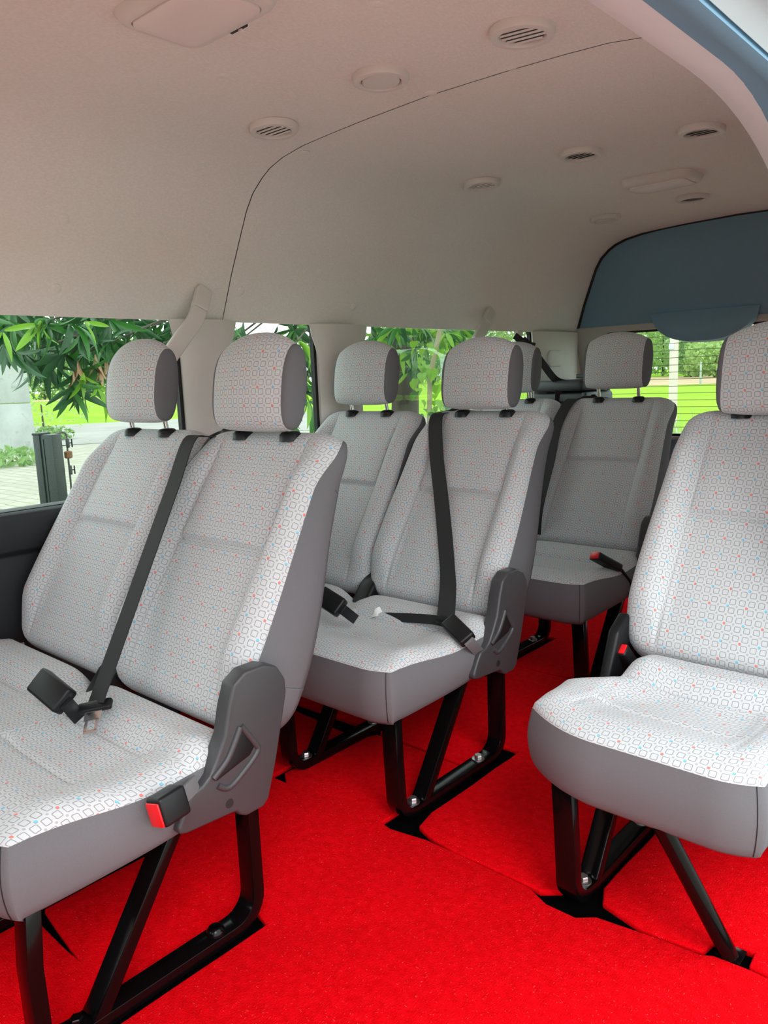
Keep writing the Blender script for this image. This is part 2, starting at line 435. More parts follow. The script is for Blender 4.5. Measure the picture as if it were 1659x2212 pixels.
# right side: header over the sliding door, pillar behind it, rear quarter
def opening(xo, zc, ys, ry, rz, nb=16):
    """edge line of the door opening: along the top, round the rear corner, down the pillar"""
    pts = [(xo, YF+(ys-.01-YF)*i/8, zc) for i in range(9)]
    for i in range(nb+1):
        a = math.pi/2*(1-i/nb); pts.append((xo, ys + ry*math.cos(a), zc - rz + rz*math.sin(a)))
    ye = ys + ry
    return pts + [(xo+.02, ye+.01, .8), (xo+.03, ye+.01, .5), (xo+.03, ye, 0.0)]
def band(a, b, name, mat, parent, th=.012, bulge=0):
    n = len(a); vs = []; fs = []; K = 5
    for p, q in zip(a, b):
        p, q = Vector(p), Vector(q)
        for k in range(K+1):
            t = k/K; v = p.lerp(q, t); v.z -= bulge*math.sin(math.pi*t); vs.append(v)
    for i in range(n-1):
        for k in range(K): fs.append((i*(K+1)+k, i*(K+1)+k+1, (i+1)*(K+1)+k+1, (i+1)*(K+1)+k))
    o = link(name, mesh(name, vs, fs), mat, parent); solid(o, th, -1)
    return o
E1 = opening(-.465, 1.423, 1.20, .60, .30); E2 = opening(-.400, 1.401, 1.15, .45, .30); E3 = opening(-.352, 1.374, 1.12, .45, .30)
E4 = opening(-.325, 1.362, 1.10, .45, .30); E5 = opening(-.295, 1.385, 1.10, .45, .30); E6 = opening(-.27, 1.45, 1.10, .47, .30)
wr = band(E1, E2, 'wall_right', MHD, None, .01, .006); tag(wr, 'pale fabric trim around the sliding door opening', kind='structure')
band(E2, E3, 'weatherstrip', MWS, wr, .01, -.004)
band(E3, E4, 'weatherstrip', MWS, wr, .01, .006)
band(E4, E5, 'door_rail', MBODY, wr, .006, -.004); band(E5, E6, 'door_rail', MBODY, wr, .006)
# rear quarter wall with window
hl2 = [rrect(1.85, 3.3, WZ0, WZ1-.006, .055)]
o = holed([(1.75,0),(3.86,0),(3.86,1.24),(1.78,1.24),(1.76,1.05),(1.75,.8)], hl2, lambda a, b, h: (2*XC-XL+h, a, b), .03, 'quarter_panel', MBE, .006); o.parent = wr
q_ = MB().prism(hl2[0], 2*XC-XL+.012, 2*XC-XL+.016).build('pane', MGLS, o, smooth=False)
# front doors and wind-screen surround (behind the camera) keep the light out where the van is closed
wf = MB().box(-2.03,-.3, YF-.06, YF, 0, .78).build('wall_front', MDK); tag(wf, 'dark dashboard bulkhead at the front of the van', kind='structure')
fr = MB().box(-.34,-.27, YF, -.42, 0, .72); fr.box(-.46,-.27, -.62,-.42, .72, 1.42); fr.build('front_door_panel', MBE, wr)

# ------------------------------------------------------------------ seats
def pz(u, v, z):
    r = FWD + RGT*((u-829.5)/FPX) - UPV*((v-1106)/FPX); return CAM + r*((z-CAM.z)/r.z)
def pxx(u, v, x):
    r = FWD + RGT*((u-829.5)/FPX) - UPV*((v-1106)/FPX); return CAM + r*((x-CAM.x)/r.x)
def py(u, v, y):
    r = FWD + RGT*((u-829.5)/FPX) - UPV*((v-1106)/FPX); return CAM + r*((y-CAM.y)/r.y)

HY, HZ = .5195, .8545            # direction up along a backrest in (y, z)
def bk(x, hh, nn):               # backrest frame of the first row
    return Vector((x, .766 + hh*HY - nn*HZ, .383 + hh*HZ + nn*HY))
HT = .614
def back_hw(hh):
    w_ = .2290 - .020*smooth01(.15, .55, hh)
    rc = .055
    if hh > HT-rc: d = (hh-(HT-rc)); w_ -= rc - math.sqrt(max(0, rc*rc-d*d))*.98
    rb = .075
    if hh < rb: d = rb-hh; w_ -= (rb - math.sqrt(max(0, rb*rb-d*d)))*.75
    return w_
def back_T(hh): return .150 - .080*smooth01(.10, .60, hh)
_cache = {}
def arc_uv(vs, nj, ni):
    """texture coordinates in metres measured along the surface from the middle column / first row"""
    uv = [None]*len(vs); mid = ni//2
    vacc = [0.0]*nj
    for j in range(1, nj): vacc[j] = vacc[j-1] + (vs[j*ni+mid]-vs[(j-1)*ni+mid]).length
    for j in range(nj):
        uv[j*ni+mid] = (5.0, 5.0+vacc[j]); a = 0.0
        for i in range(mid+1, ni):
            a += (vs[j*ni+i]-vs[j*ni+i-1]).length; uv[j*ni+i] = (5.0+a, 5.0+vacc[j])
        a = 0.0
        for i in range(mid-1, -1, -1):
            a += (vs[j*ni+i]-vs[j*ni+i+1]).length; uv[j*ni+i] = (5.0-a, 5.0+vacc[j])
    return uv
def make_back_meshes():
    path = []
    for a in range(0, 9):
        an = math.pi*(1.08 - .58*a/8); path.append((.042 + .042*math.cos(an), -.042 + .042*math.sin(an)))
    k = 120
    for i in range(1, k): path.append((.042 + (HT-.045-.042)*i/k, 0))
    for a in range(0, 9):
        an = math.pi*(.5 - .52*a/8); path.append((HT-.045 + .045*math.cos(an), -.045 + .045*math.sin(an)))
    NX = 96; vs = []; uv = []; acc = 0; last = None
    for (hh, n0) in path:
        if last: acc += math.hypot(hh-last[0], n0-last[1])
        last = (hh, n0); hw = back_hw(min(hh, HT))
        for i in range(NX+1):
            s_ = 2*i/NX-1; s_ = s_*(1.12-.12*s_*s_) if abs(s_) < 1 else s_
            x = s_*hw; ax = abs(x); a_ = abs(s_)
            bz = smooth01(.02, .14, hh)*(1-smooth01(.47, .60, hh))
            b = .034*bz*smooth01(.125, .182, ax) + .010*math.exp(-((hh-.17)/.12)**2)*(1-a_**2)
            e = max(0, (ax-(hw-.040))/.040); edge = -.034*(1-math.sqrt(max(0, 1-e*e)))
            xi = .150 - .012*hh/.59
            g = -.008*math.exp(-((ax-xi)/.0045)**2)*bz**.3
            if ax < xi+.004: g += -.007*math.exp(-((hh-.335)/.005)**2) + .012*smooth01(.333, .352, hh)*(1-smooth01(.45, .56, hh))*(1-(ax/xi)**6)
            vs.append(bk(x, hh, n0 + b + edge + g)); uv.append((0, 0))
    fs = []; W_ = NX+1
    for j in range(len(path)-1):
        for i in range(NX): fs.append((j*W_+i, j*W_+i+1, (j+1)*W_+i+1, (j+1)*W_+i))
    uv = arc_uv(vs, len(path), W_)
    pan = mesh('backrest_cover', vs, fs, True, uv); pan.materials.append(MF)
    # shell from the boundary of the panel back to the rear
    J = len(path)
    loop = [i for i in range(W_)] + [j*W_+NX for j in range(1, J)] + [(J-1)*W_+i for i in range(NX-1, -1, -1)] + [j*W_ for j in range(J-2, 0, -1)]
    sv = []; sf = []; K = 7; L = len(loop)
    for k in range(K+1):
        t = k/K
        for idx in loop:
            p = vs[idx]; q = p - Vector((0, .766, .383)); hh = q.y*HY + q.z*HZ; nn = -q.y*HZ + q.z*HY
            T = back_T(hh); x = p.x*(1+.03*math.sin(math.pi*t) - .07*t**3)
            hb = hh + (.02*t if hh < .1 else 0) - (.012*t*t if hh > .5 else 0)
            sv.append(bk(x, hb, nn + (min(-T, nn-.005)-nn)*t))
    for k in range(K):
        for i in range(L): sf.append((k*L+i, (k+1)*L+i, (k+1)*L+(i+1) % L, k*L+(i+1) % L))
    sf.append(tuple(reversed(range(K*L, (K+1)*L))))
    sh = mesh('backrest', sv, sf); sh.materials.append(MG)
    sh.polygons[len(sh.polygons)-1].use_smooth = False
    return sh, pan
def head_meshes():
    NU, NT_ = 30, 44; vs = []; fs = []
    hwid, a0, b0 = .111, .054, .107
    tilt = math.radians(-9); ct, st = math.cos(tilt), math.sin(tilt)
    def sec(u, th, k=1.0):
        au = abs(u); c, s_ = math.cos(th), math.sin(th)
        sb = 1-.27*au**2.3 if s_ > 0 else 1-.05*au**4; sa = 1-.40*au**2.2
        ec, es = (.95, 1.0) if s_ > 0 else (.72, .62)
        yy = -(abs(c)**ec)*(1 if c > 0 else -1)*a0*sa*k*(1.0 if c > 0 else .9); zz = (abs(s_)**es)*(1 if s_ > 0 else -1)*b0*sb*k
        if s_ < 0: zz *= .93
        return yy*ct - zz*st, yy*st + zz*ct
    for j in range(NU+1):
        u = 2*j/NU-1
        for i in range(NT_+1):
            th = -math.pi*.72 + 1.32*math.pi*i/NT_
            y, z = sec(u, th); vs.append(Vector((u*hwid, y, z)))
    for j in range(NU):
        for i in range(NT_): fs.append((j*(NT_+1)+i, (j+1)*(NT_+1)+i, (j+1)*(NT_+1)+i+1, j*(NT_+1)+i+1))
    uv = [(b-.0, a) for a, b in arc_uv([vs[(NU-j)*(NT_+1)+i] if False else v for v in vs], NU+1, NT_+1)]
    uv = [(a, b) for a, b in uv]
    fm = mesh('headrest_cover', vs, fs, True, uv); fm.materials.append(MF)
    def full(u, k=1.0, dx=0):
        return [(u*hwid+dx, *sec(u, 2*math.pi*i/40, k)) for i in range(40)]
    def shellpart(rings, cap):
        v = [p for r_ in rings for p in r_]; f = []
        for a in range(len(rings)-1):
            for i in range(40): f.append((a*40+i, a*40+(i+1)%40, (a+1)*40+(i+1)%40, (a+1)*40+i))
        if cap: f.append(tuple(range((len(rings)-1)*40, len(rings)*40)))
        return v, f
    sides = []
    for sg in (-1, 1):
        v, f = shellpart([full(sg, 1, 0), full(sg, .985, sg*.004), full(sg, .94, sg*.008), full(sg, .84, sg*.012), full(sg, .66, sg*.015), full(sg, .4, sg*.017), full(sg, .15, sg*.018)], True)
        m = mesh('headrest_side', v, f); m.materials.append(MG); sides.append(m)
    v, f = shellpart([full(2*j/12-1, .990) for j in range(13)], False)
    bm_ = mesh('headrest_back', v, f); bm_.materials.append(MG)
    return fm, sides, bm_
BACK = make_back_meshes(); HEAD = head_meshes()

def cushion_meshes(xl, xr, lcorner, rcorner, seats, key, lcut=0):
    """xl, xr: left/right edge; corner: how far the front corner is drawn in (x, y); seats: seat centres"""
    NX = int((xr-xl)/.0055); NY = 100; vs = []; uv = []
    y0, y1 = .356, .80
    def zprof(y):
        z = .374 + .012*math.exp(-((y-.43)/.06)**2) - .006*math.exp(-((y-.58)/.05)**2) + .022*smooth01(.648, .705, y) - .060*smooth01(.745, .80, y)
        return z
    for j in range(NY+1):
        for i in range(NX+1):
            s_ = i/NX; t = (j/NY)**1.25
            # plan
            yn = y0 + t*(y1-y0)
            tap = 1-smooth01(0, .25, yn-.37)
            a = xl + lcorner[0]*tap + lcut*smooth01(.53, .63, yn); b = xr - rcorner[0]*tap
            x = a + (b-a)*s_
            dl, dr = x-a, b-x
            yf = y0 + lcorner[1]*max(0, 1-dl/lcorner[2])**2 + rcorner[1]*max(0, 1-dr/rcorner[2])**2
            y = yf + t*(y1-yf)
            z = zprof(y)
            # raised bolsters at both ends and between the seats, creases round the inserts
            de = min(x-a, xr-x); z += .012*(1-smooth01(.03, .13, de))*smooth01(.39, .47, y)*(1-smooth01(.68, .76, y))
            for c in seats:
                d = abs(abs(x-c)-.145)
                if y < .70: z += -.004*math.exp(-(d/.006)**2)*smooth01(.42, .46, y)*(1-smooth01(.65, .67, y))
                if abs(x-c) < .145:
                    z += -.007*math.exp(-((y-.525)/.005)**2) - .010*math.exp(-((y-.648)/.006)**2)
                    z += -.012*smooth01(.41, .52, y)*(1-smooth01(.625, .66, y))*(1-((x-c)/.145)**6)
            if len(seats) == 2:
                mid = (seats[0]+seats[1])/2; z -= .035*math.exp(-((x-mid)/.05)**2)*smooth01(.62, .70, y)
            # roll over to the seam
            seam = .366 - .009*math.exp(-((y-.57)/.09)**2)
            ed = min(dl, dr, (y-yf)*1.15+.0); e = max(0, 1-ed/.045)
            k = 1-math.sqrt(max(0, 1-e*e)); z = z + (seam - z)*k
            if j == NY: z = .33
            vs.append(Vector((x, y, z))); uv.append((x+4, y+4+max(0, .48-y)*.5))
    W_ = NX+1; fs = []
    for j in range(NY):
        for i in range(NX): fs.append((j*W_+i, j*W_+i+1, (j+1)*W_+i+1, (j+1)*W_+i))
    for i in range(W_):
        a = 0.0
        for j in range(1, NY+1):
            a += (vs[j*W_+i]-vs[(j-1)*W_+i]).length; uv[j*W_+i] = (vs[j*W_+i].x+4, 4+a)
        uv[i] = (vs[i].x+4, 4)
    au = arc_uv(vs, NY+1, W_); uv = [(au[q][0], uv[q][1]) for q in range(len(uv))]
    top = mesh('cushion', vs, fs, True, uv); top.materials.append(MF)
    loop = [i for i in range(W_)] + [j*W_+NX for j in range(1, NY+1)] + [NY*W_+i for i in range(NX-1, -1, -1)] + [j*W_ for j in range(NY-1, 0, -1)]
    sv = []; sf = []; K = 9; L = len(loop)
    nr = []
    for q in range(L):
        a, b = vs[loop[(q-6) % L]], vs[loop[(q+6) % L]]; d = Vector((b.x-a.x, b.y-a.y, 0)).normalized(); nr.append(Vector((d.y, -d.x, 0)))
    for k in range(K+1):
        t = k/K
        for q, idx in enumerate(loop):
            p = vs[idx]; zb = .236 + .026*smooth01(.40, .68, p.y)
            z = p.z + (zb-p.z)*min(1, t*1.02)
            out = .010*math.sin(math.pi*min(1, t*1.15)) - .018*max(0, (t-.82)/.18)**2
            sv.append(Vector((p.x+nr[q].x*out, p.y+nr[q].y*out, z)))
    for k in range(K):
        for i in range(L): sf.append((k*L+i, (k+1)*L+i, (k+1)*L+(i+1) % L, k*L+(i+1) % L))
    sf.append(tuple(reversed(range(K*L, (K+1)*L))))
    sk = mesh('cushion_skirt', sv, sf); sk.materials.append(MG); sk.polygons[len(sk.polygons)-1].use_smooth = False
    cs = MB().tube([sv[k*L+NX-2]+nr[NX-2]*.0006 for k in range(K)], .0008, 6)
    csm = mesh('corner_seam', cs.v, cs.f); csm.materials.append(MRU)
    return top, sk, csm

COVER = [(.815,.512),(.774,.512),(.748,.496),(.734,.459),(.722,.413),(.704,.382),(.687,.356),(.672,.346),(.650,.341),(.636,.322),(.619,.292),(.622,.281),(.636,.277),(.708,.272),(.735,.270),(.743,.259),(.756,.252),(.792,.252),(.806,.262),(.830,.331),(.851,.405),(.862,.446),(.861,.472),(.844,.500)]
_parts = {}
def part(name, mb, mat, parent, root, off, key=None, bevel=0, seg=2, smooth=None):
    """a part of a seat: built once, then the same mesh is used again for the other seats"""
    if key and key in _parts: o = link(name, _parts[key], mat)
    else:
        o = mb().build(name, mat, None, bevel, seg, smooth)
        if key: _parts[key] = o.data
    o.location = Vector((0, 0, 0)) + Vector(off)
    fix(o, parent, root); return o
def fix(o, parent, root):
    o.parent = parent
    o.matrix_parent_inverse = Matrix.Translation(wl_loc(parent)).inverted()
def wl_loc(p):
    v = Vector(p.location)
    return v
def frame_mb(x):
    def f():
        b = MB(); w_, th = .042, .025
        pts = [(x-.016, .404, .25), (x-.004, .392, .16), (x, .392, .075)]
        pts += [(x, a, z) for a, z in arc((.442, .0625), .05, math.pi, math.pi*1.5, 6)]
        pts += [(x, .60, .0125)]
        pts += [(x, a, z) for a, z in arc((.744, .0655), .053, -math.pi/2, 0, 7)]
        pts += [(x, .797, .15), (x, .797, .30)]
        return b.ribbon(pts, (1, 0, 0), w_, th)
    return f
def bolt_mb(x, y, z=.025):
    def f():
        b = MB(); b.lathe([(.0165,0),(.0165,.003),(.012,.004)], (x, y, z), n=20)
        b.lathe([(.0105,.004),(.0105,.011),(.009,.0125)], (x, y, z), n=6); return b
    return f
def lug_mb(x, y, z=.025):
    def f(): return MB().lathe([(.017,0),(.016,.006),(.011,.012),(.0085,.013),(.0075,.010),(.0072,.002)], (x, y, z), n=24)
    return f
XR = -1.31                        # centre line of the aisle-side seat of a double seat
def buckle(parent, root, tip, base, up, button=True, strap_to=None, wd=.036, th=.022, smat=None):
    tip, base = Vector(tip), Vector(base); d = (tip-base).normalized(); up = Vector(up); up = (up-d*up.dot(d)).normalized(); sd_ = d.cross(up)
    ln = (tip-base).length
    b = MB().obox((tip+base)/2, d*ln/2, sd_*wd/2, up*th/2).build('buckle', MB_, None, bevel=.006, seg=3); fix(b, parent, root)
    if button:
        q = MB().obox(tip + d*.0015 - sd_*.002, d*.002, sd_*(wd*.40), up*(th*.40)).build('release_button', MR, None, bevel=.0015); fix(q, b, root)
    if strap_to is not None:
        st = MB().ribbon([base + d*.012, base - d*.004, Vector(strap_to)], sd_, .026, .006).build('buckle_stalk', smat or MB_, None, bevel=.001); fix(st, b, root)
    return b

def seat_back(root, off, cx, raise_=0, dark=False):
    o = link('backrest', BACK[0]); o.location = Vector((cx, 0, 0)) + off; fix(o, root, root)
    q = link('backrest_cover', BACK[1]); q.location = o.location.copy(); fix(q, o, root)
    hc = Vector((cx, 1.066, .996 + raise_)) + off
    h = link('headrest', HEAD[2]); h.location = hc; fix(h, root, root)
    c = link('headrest_cover', HEAD[0]); c.location = hc; fix(c, h, root)
    for m in HEAD[1]:
        c = link('side_panel', m); c.location = hc; fix(c, h, root)
    for sg in (-1, 1):
        x = sg*.0785
        p = part('headrest_post', lambda: MB().tube([(x, 1.082, .84), (x, 1.068, .93)], .0062, 14), MS, h, root, off + Vector((cx, 0, raise_)), 'post%d' % sg)
        g = part('post_guide', lambda: MB().lathe([(.024,-.014),(.023,.000),(.018,.005),(.010,.007),(.007,.007)], (x, 1.0775, .889), n=20), MB_, o, root, off + Vector((cx, 0, 0)), 'guide%d' % sg)
    return o, h

def belt_on(root, pts, name='seat_belt', mat=None, wd=.046, side=(1,0,0)):
    P = spline(pts, 8); o = MB().ribbon(P, side, wd, .0022).build(name, mat or MW, None); fix(o, root, root); return o

def recliner(root, off, mirror=None):
    """moulded cover on the outer side; mirror = x of the mirror plane"""
    mx = (lambda x: x) if mirror is None else (lambda x: 2*mirror-x)
    k = 'm' if mirror is not None else ''
    r = part('recliner_cover', lambda: MB().prism(COVER, mx(-1.072), mx(-1.036)), MP, root, root, off, 'cover'+k, bevel=.010, seg=4)
    part('lever_recess_shade', lambda: MB().prism([(.753,.414),(.781,.373),(.770,.361),(.698,.343),(.708,.352),(.727,.372)], mx(-1.0365), mx(-1.0352)), MB_, r, root, off, 'rec'+k, bevel=.0005)  # flat black plate, the shade of a recess put into its colour
    part('recliner_lever', lambda: MB().tube(spline([(mx(-1.036), a, b) for a, b in [(.754,.419),(.741,.397),(.722,.371),(.692,.350)]], 4), .0062, 10), MP, r, root, off, 'lev'+k)
    part('recess_rim', lambda: MB().tube(spline([(mx(-1.037), a, b) for a, b in [(.756,.420),(.783,.378),(.788,.362),(.762,.341),(.723,.321),(.700,.334)]], 4), .0058, 10), MP, r, root, off, 'rim'+k)
    part('screw_hole_shade', lambda: MB().lathe([(.0085,0),(.008,.0012)], (mx(-1.0365), .721, .292), 'X', 16), MRU, r, root, off, 'hole'+k)  # thin black disc painted as the shade inside a hole
    return r

CUSH2 = cushion_meshes(-1.985, -1.058, (.03,.03,.10), (.024,.022,.075), (XR, XR-.4555), 'd')
CUSH1 = cushion_meshes(-.770, -.282, (.024,.065,.16), (.036,.024,.075), (-.525,), 's', .09)

def double_seat(yoff, label, raised=(0, 0)):
    off = Vector((0, yoff, 0))
    root = empty('double_seat', (-1.45, .60+yoff, 0)); tag(root, label, 'seat', 'patterned van seats')
    c = link('cushion', CUSH2[0]); c.location = off; fix(c, root, root)
    k = link('cushion_skirt', CUSH2[1]); k.location = off; fix(k, c, root)
    k = link('corner_seam', CUSH2[2]); k.location = off; fix(k, c, root)
    seat_back(root, off, XR-.4555, raised[0]); seat_back(root, off, XR, raised[1])
    for x, kk in ((-1.094, 'r'), (-1.46, 'l')):
        fr_ = part('leg_frame', frame_mb(x), MT, root, root, off, 'frame'+kk, bevel=.003)
        part('strut', lambda: MB().ribbon([(x, .475, .018), (x, .485, .03), (x, .655, .29)], (1,0,0), .040, .024), MT, root, root, off, 'strut'+kk, bevel=.003)
        part('bolt', bolt_mb(x, .448), MZ if yoff > .1 else MT, root, root, off, 'fb%s%d' % (kk, yoff > .1))
        if yoff > .1: part('bolt', bolt_mb(x, .71), MZ, root, root, off, 'rb'+kk)
        else: part('mounting_boss', lug_mb(x, .71), MT, root, root, off, 'lug'+kk)
    recliner(root, off)
    # dark moulded cover between the two backs
    part('hinge_cover', lambda: MB().prism([(.685,.305),(.712,.335),(.770,.405),(.82,.440),(.855,.43),(.85,.37),(.80,.29)], -1.556, -1.496), MB_, root, root, off, 'hinge', bevel=.012, seg=3)
    return root, off

rootA, offA = double_seat(0.0, 'nearest grey patterned double seat, hanging belt tongue, red buckle at its side', (.013, -.002))
rootB, offB = double_seat(.817, 'middle grey patterned double seat with its black belt fastened across', (.016, .0))
rootC, offC = double_seat(1.686, 'rearmost grey patterned double seat in front of the rear window', (.02, .028))

# belts of the first double seat
def on_back(x, hh, nn, off): return bk(x, hh, nn) + off
b_ = belt_on(rootA, [on_back(-1.47,.585,-.10,offA), on_back(-1.49,.60,-.05,offA), on_back(-1.503,.575,.012,offA), *[on_back(-1.503,.55,.044,offA).lerp(py(207,1518,.658), t) for t in (.0,.2,.4,.6,.8,1)]], 'seat_belt')
def tongue(belt, root, p, q, sd_):
    p, q, sd_ = Vector(p), Vector(q), Vector(sd_); d = (q-p).normalized(); sd_ = (sd_-d*sd_.dot(d)).normalized(); n_ = d.cross(sd_)
    h = MB().obox(p, d*.011, sd_*.034, n_*.006).build('tongue_grip', MB_, None, bevel=.004, seg=3); fix(h, belt, root)
    bm = MB(); 
    for a, b, wdt in ((.008,.030,.017),(.050,.057,.013)): bm.obox(p+d*(a+b)/2, d*(b-a)/2, sd_*wdt, n_*.0012)
    for sg in (-1, 1): bm.obox(p+d*.040+sd_*sg*.0105, d*.0125, sd_*.0028, n_*.0012)
    o = bm.build('tongue_plate', MS, None); fix(o, belt, root)
tp = py(205, 1526, .655); tq = py(194, 1580, .625)
tongue(b_, rootA, tp, tq, (1, .35, -.05))
o = MB().tube(spline([on_back(-1.52,.585,-.02,offA), on_back(-1.49,.605,-.03,offA), on_back(-1.44,.612,-.035,offA), on_back(-1.37,.604,-.04,offA)], 6), [.010]*6+[.014]*7+[.012]*6, 10).build('belt_guide', MB_, None); fix(o, rootA, rootA)
buckle(rootA, rootA, pz(82,1468,.455), pz(142,1518,.428), (.2,-.75,.65), False, pz(172,1552,.385), .050, .028)
buckle(rootA, rootA, pxx(336,1758,-1.022), pxx(392,1722,-1.028), (1,0,0.25), True, pxx(425,1690,-1.045), .048, .038, MWG)

# fastened belt of the middle double seat
b_ = belt_on(rootB, [on_back(-1.41,.585,-.10,offB), on_back(-1.45,.602,-.05,offB), on_back(-1.468,.575,.010,offB), on_back(-1.415,.45,.024,offB), on_back(-1.345,.30,.016,offB), on_back(-1.27,.15,.020,offB), on_back(-1.225,.06,.03,offB), py(962,1345,1.462)], 'seat_belt')
lap = [py(962,1345,1.460), py(930,1338,1.466), py(860,1334,1.476), py(800,1334,1.49), py(770,1350,1.51)]
o = belt_on(rootB, lap, 'lap_belt', None, .024, (0,.2,1))
o2 = MB().obox(py(965,1342,1.455), (.024,.004,-.004), (.002,.010,.003), (0,-.002,.006)).build('tongue_grip', MB_, None, bevel=.003); fix(o2, o, rootB)
buckle(rootB, rootB, py(968,1340,1.448), py(1012,1384,1.420), (-.2,-.5,.8), False, pxx(1040,1415,-1.052), .042, .024, MWG)
buckle(rootB, rootB, pz(692,1285,.455), pz(738,1315,.428), (.2,-.75,.65), False, pz(768,1338,.385), .050, .028)
o = MB().tube(spline([on_back(-1.49,.592,-.02,offB), on_back(-1.45,.606,-.03,offB), on_back(-1.40,.608,-.04,offB), on_back(-1.34,.602,-.04,offB)], 6), [.009]*6+[.013]*7+[.011]*6, 10).build('belt_guide', MB_, None); fix(o, rootB, rootB)
o = MB().ribbon(spline([py(790,1340,1.475), py(806,1327,1.47), py(824,1318,1.485)], 5), (.3,.6,.6), .022, .0012).build('care_tag', MTAG, None); fix(o, rootB, rootB)

# rear double seat
b_ = belt_on(rootC, [on_back(-1.47,.585,-.08,offC), on_back(-1.49,.60,-.03,offC), on_back(-1.497,.575,.014,offC), on_back(-1.50,.45,.05,offC), on_back(-1.485,.30,.055,offC), on_back(-1.48,.12,.05,offC), on_back(-1.49,.03,.0,offC)], 'seat_belt')
o = MB().tube(spline([on_back(-1.50,.588,-.02,offC), on_back(-1.47,.605,-.03,offC), on_back(-1.42,.612,-.04,offC), on_back(-1.36,.604,-.04,offC)], 6), [.010]*6+[.014]*7+[.012]*6, 10).build('belt_guide', MB_, None); fix(o, rootC, rootC)
buckle(rootC, rootC, pxx(1284,1200,-1.11), pxx(1335,1228,-1.07), (-.3,-.3,.9), True, pxx(1362,1262,-1.05), .044, .026)

# single seat beside the door
offS = Vector((0, .80, 0))
rootS = empty('single_seat', (-.53, 1.40, 0)); tag(rootS, 'single grey patterned seat across the aisle beside the door opening', 'seat', 'patterned van seats')
c = link('cushion', CUSH1[0]); c.location = offS; fix(c, rootS, rootS)
k = link('cushion_skirt', CUSH1[1]); k.location = offS; fix(k, c, rootS)
k = link('corner_seam', CUSH1[2]); k.location = offS; fix(k, c, rootS)
seat_back(rootS, offS, -.512, -.014)
part('leg_frame', frame_mb(-.653), MT, rootS, rootS, offS, None, bevel=.003)
part('strut', lambda: MB().ribbon([(-.653, .475, .018), (-.653, .485, .03), (-.653, .655, .29)], (1,0,0), .040, .024), MT, rootS, rootS, offS, None, bevel=.003)
part('bolt', bolt_mb(-.653, .448), MZ, rootS, rootS, offS); part('bolt', bolt_mb(-.653, .71), MZ, rootS, rootS, offS)
part('tube_leg', lambda: MB().tube([(-.381,.452,.0), (-.386,.451,.012), (-.474,.376,.248)], .0155, 18), MT, rootS, rootS, offS)
part('foot_plate', lambda: MB().box(-.402,-.360,.441,.478,-.002,.004), MT, rootS, rootS, offS, bevel=.001)
part('hinge_bracket', lambda: MB().prism([(.71,.25),(.70,.33),(.745,.43),(.80,.46),(.84,.42),(.82,.27)], -.752, -.725), MB_, rootS, rootS, offS, None, bevel=.008, seg=3)
sb_ = pxx(1336,1402,-.730); buckle(rootS, rootS, sb_, sb_+Vector((.012,.045,-.058)), (0,.8,.55), True, sb_+Vector((.02,.06,-.11)), .040, .030)

# ------------------------------------------------------------------ red carpet pieces
def carpet(outer, holes, label):
    o = holed(outer, holes, lambda a, b, h: (a, b, -.012+h), .014, 'carpet', MC, .004); tag(o, label, 'carpet', 'red carpet pieces'); return o
def wob(pts, amp=.003, step=.05):
    out = []; q = random.Random(len(pts)*13+5)
    for i in range(len(pts)):
        a, b = Vector(pts[i]), Vector(pts[(i+1) % len(pts)]); n_ = max(1, int((b-a).length/step))
        for k in range(n_): 
            p = a.lerp(b, k/n_); out.append((p.x+q.uniform(-amp, amp), p.y+q.uniform(-amp, amp)))
    return out
carpet(wob([(-2.02,-1.45),(-.37,-1.45),(-.37,-.40),(-.19,-.39),(-.19,1.10),(-.30,1.19),(-.30,1.242),(-.40,1.238),(-.42,1.226),(-.60,1.202),(-.63,1.176),(-.69,1.174),(-.74,1.197),(-1.00,1.198),(-1.06,1.184),(-1.09,1.182),(-1.122,1.185),(-1.122,1.35),(-1.130,1.507),(-1.38,1.512),(-1.43,1.508),(-1.46,1.44),(-1.472,1.20),(-1.43,1.172),(-1.488,1.168),(-1.50,1.46),(-2.02,1.50)], .002),
       [wob([(-1.119,.366),(-1.070,.370),(-1.064,.80),(-1.119,.815)], .001), wob([(-1.484,.375),(-1.436,.37),(-1.438,.53),(-1.30,.528),(-1.255,.530),(-1.30,.536),(-1.438,.552),(-1.438,.81),(-1.484,.81)], .001)],
       'large red carpet piece covering the front floor and the aisle')
carpet(wob([(-1.045,1.226),(-1.0,1.210),(-.92,1.202),(-.72,1.202),(-.688,1.23),(-.678,1.28),(-.680,1.575),(-.628,1.57),(-.628,1.285),(-.61,1.245),(-.52,1.222),(-.42,1.237),(-.410,1.285),(-.352,1.285),(-.350,1.247),(-.30,1.247),(-.30,2.190),(-1.064,2.190),(-1.060,2.05),(-1.118,2.05),(-1.116,2.190),(-1.436,2.190),(-1.434,2.05),(-1.486,2.05),(-1.484,2.190),(-2.02,2.190),(-2.02,1.525),(-1.49,1.525),(-1.485,1.63),(-1.437,1.63),(-1.435,1.530),(-1.118,1.515),(-1.118,1.665),(-1.060,1.665),(-1.058,1.29)], .002), [],
       'red carpet piece under the middle double seat and the single seat')
carpet(wob([(-2.02,2.198),(-1.486,2.198),(-1.486,2.52),(-1.434,2.52),(-1.434,2.198),(-1.118,2.198),(-1.118,2.52),(-1.060,2.52),(-1.060,2.198),(-.32,2.198),(-.32,3.80),(-1.70,3.80),(-1.70,3.34),(-2.02,3.34)], .002), [],
       'red carpet piece under the rearmost double seat')

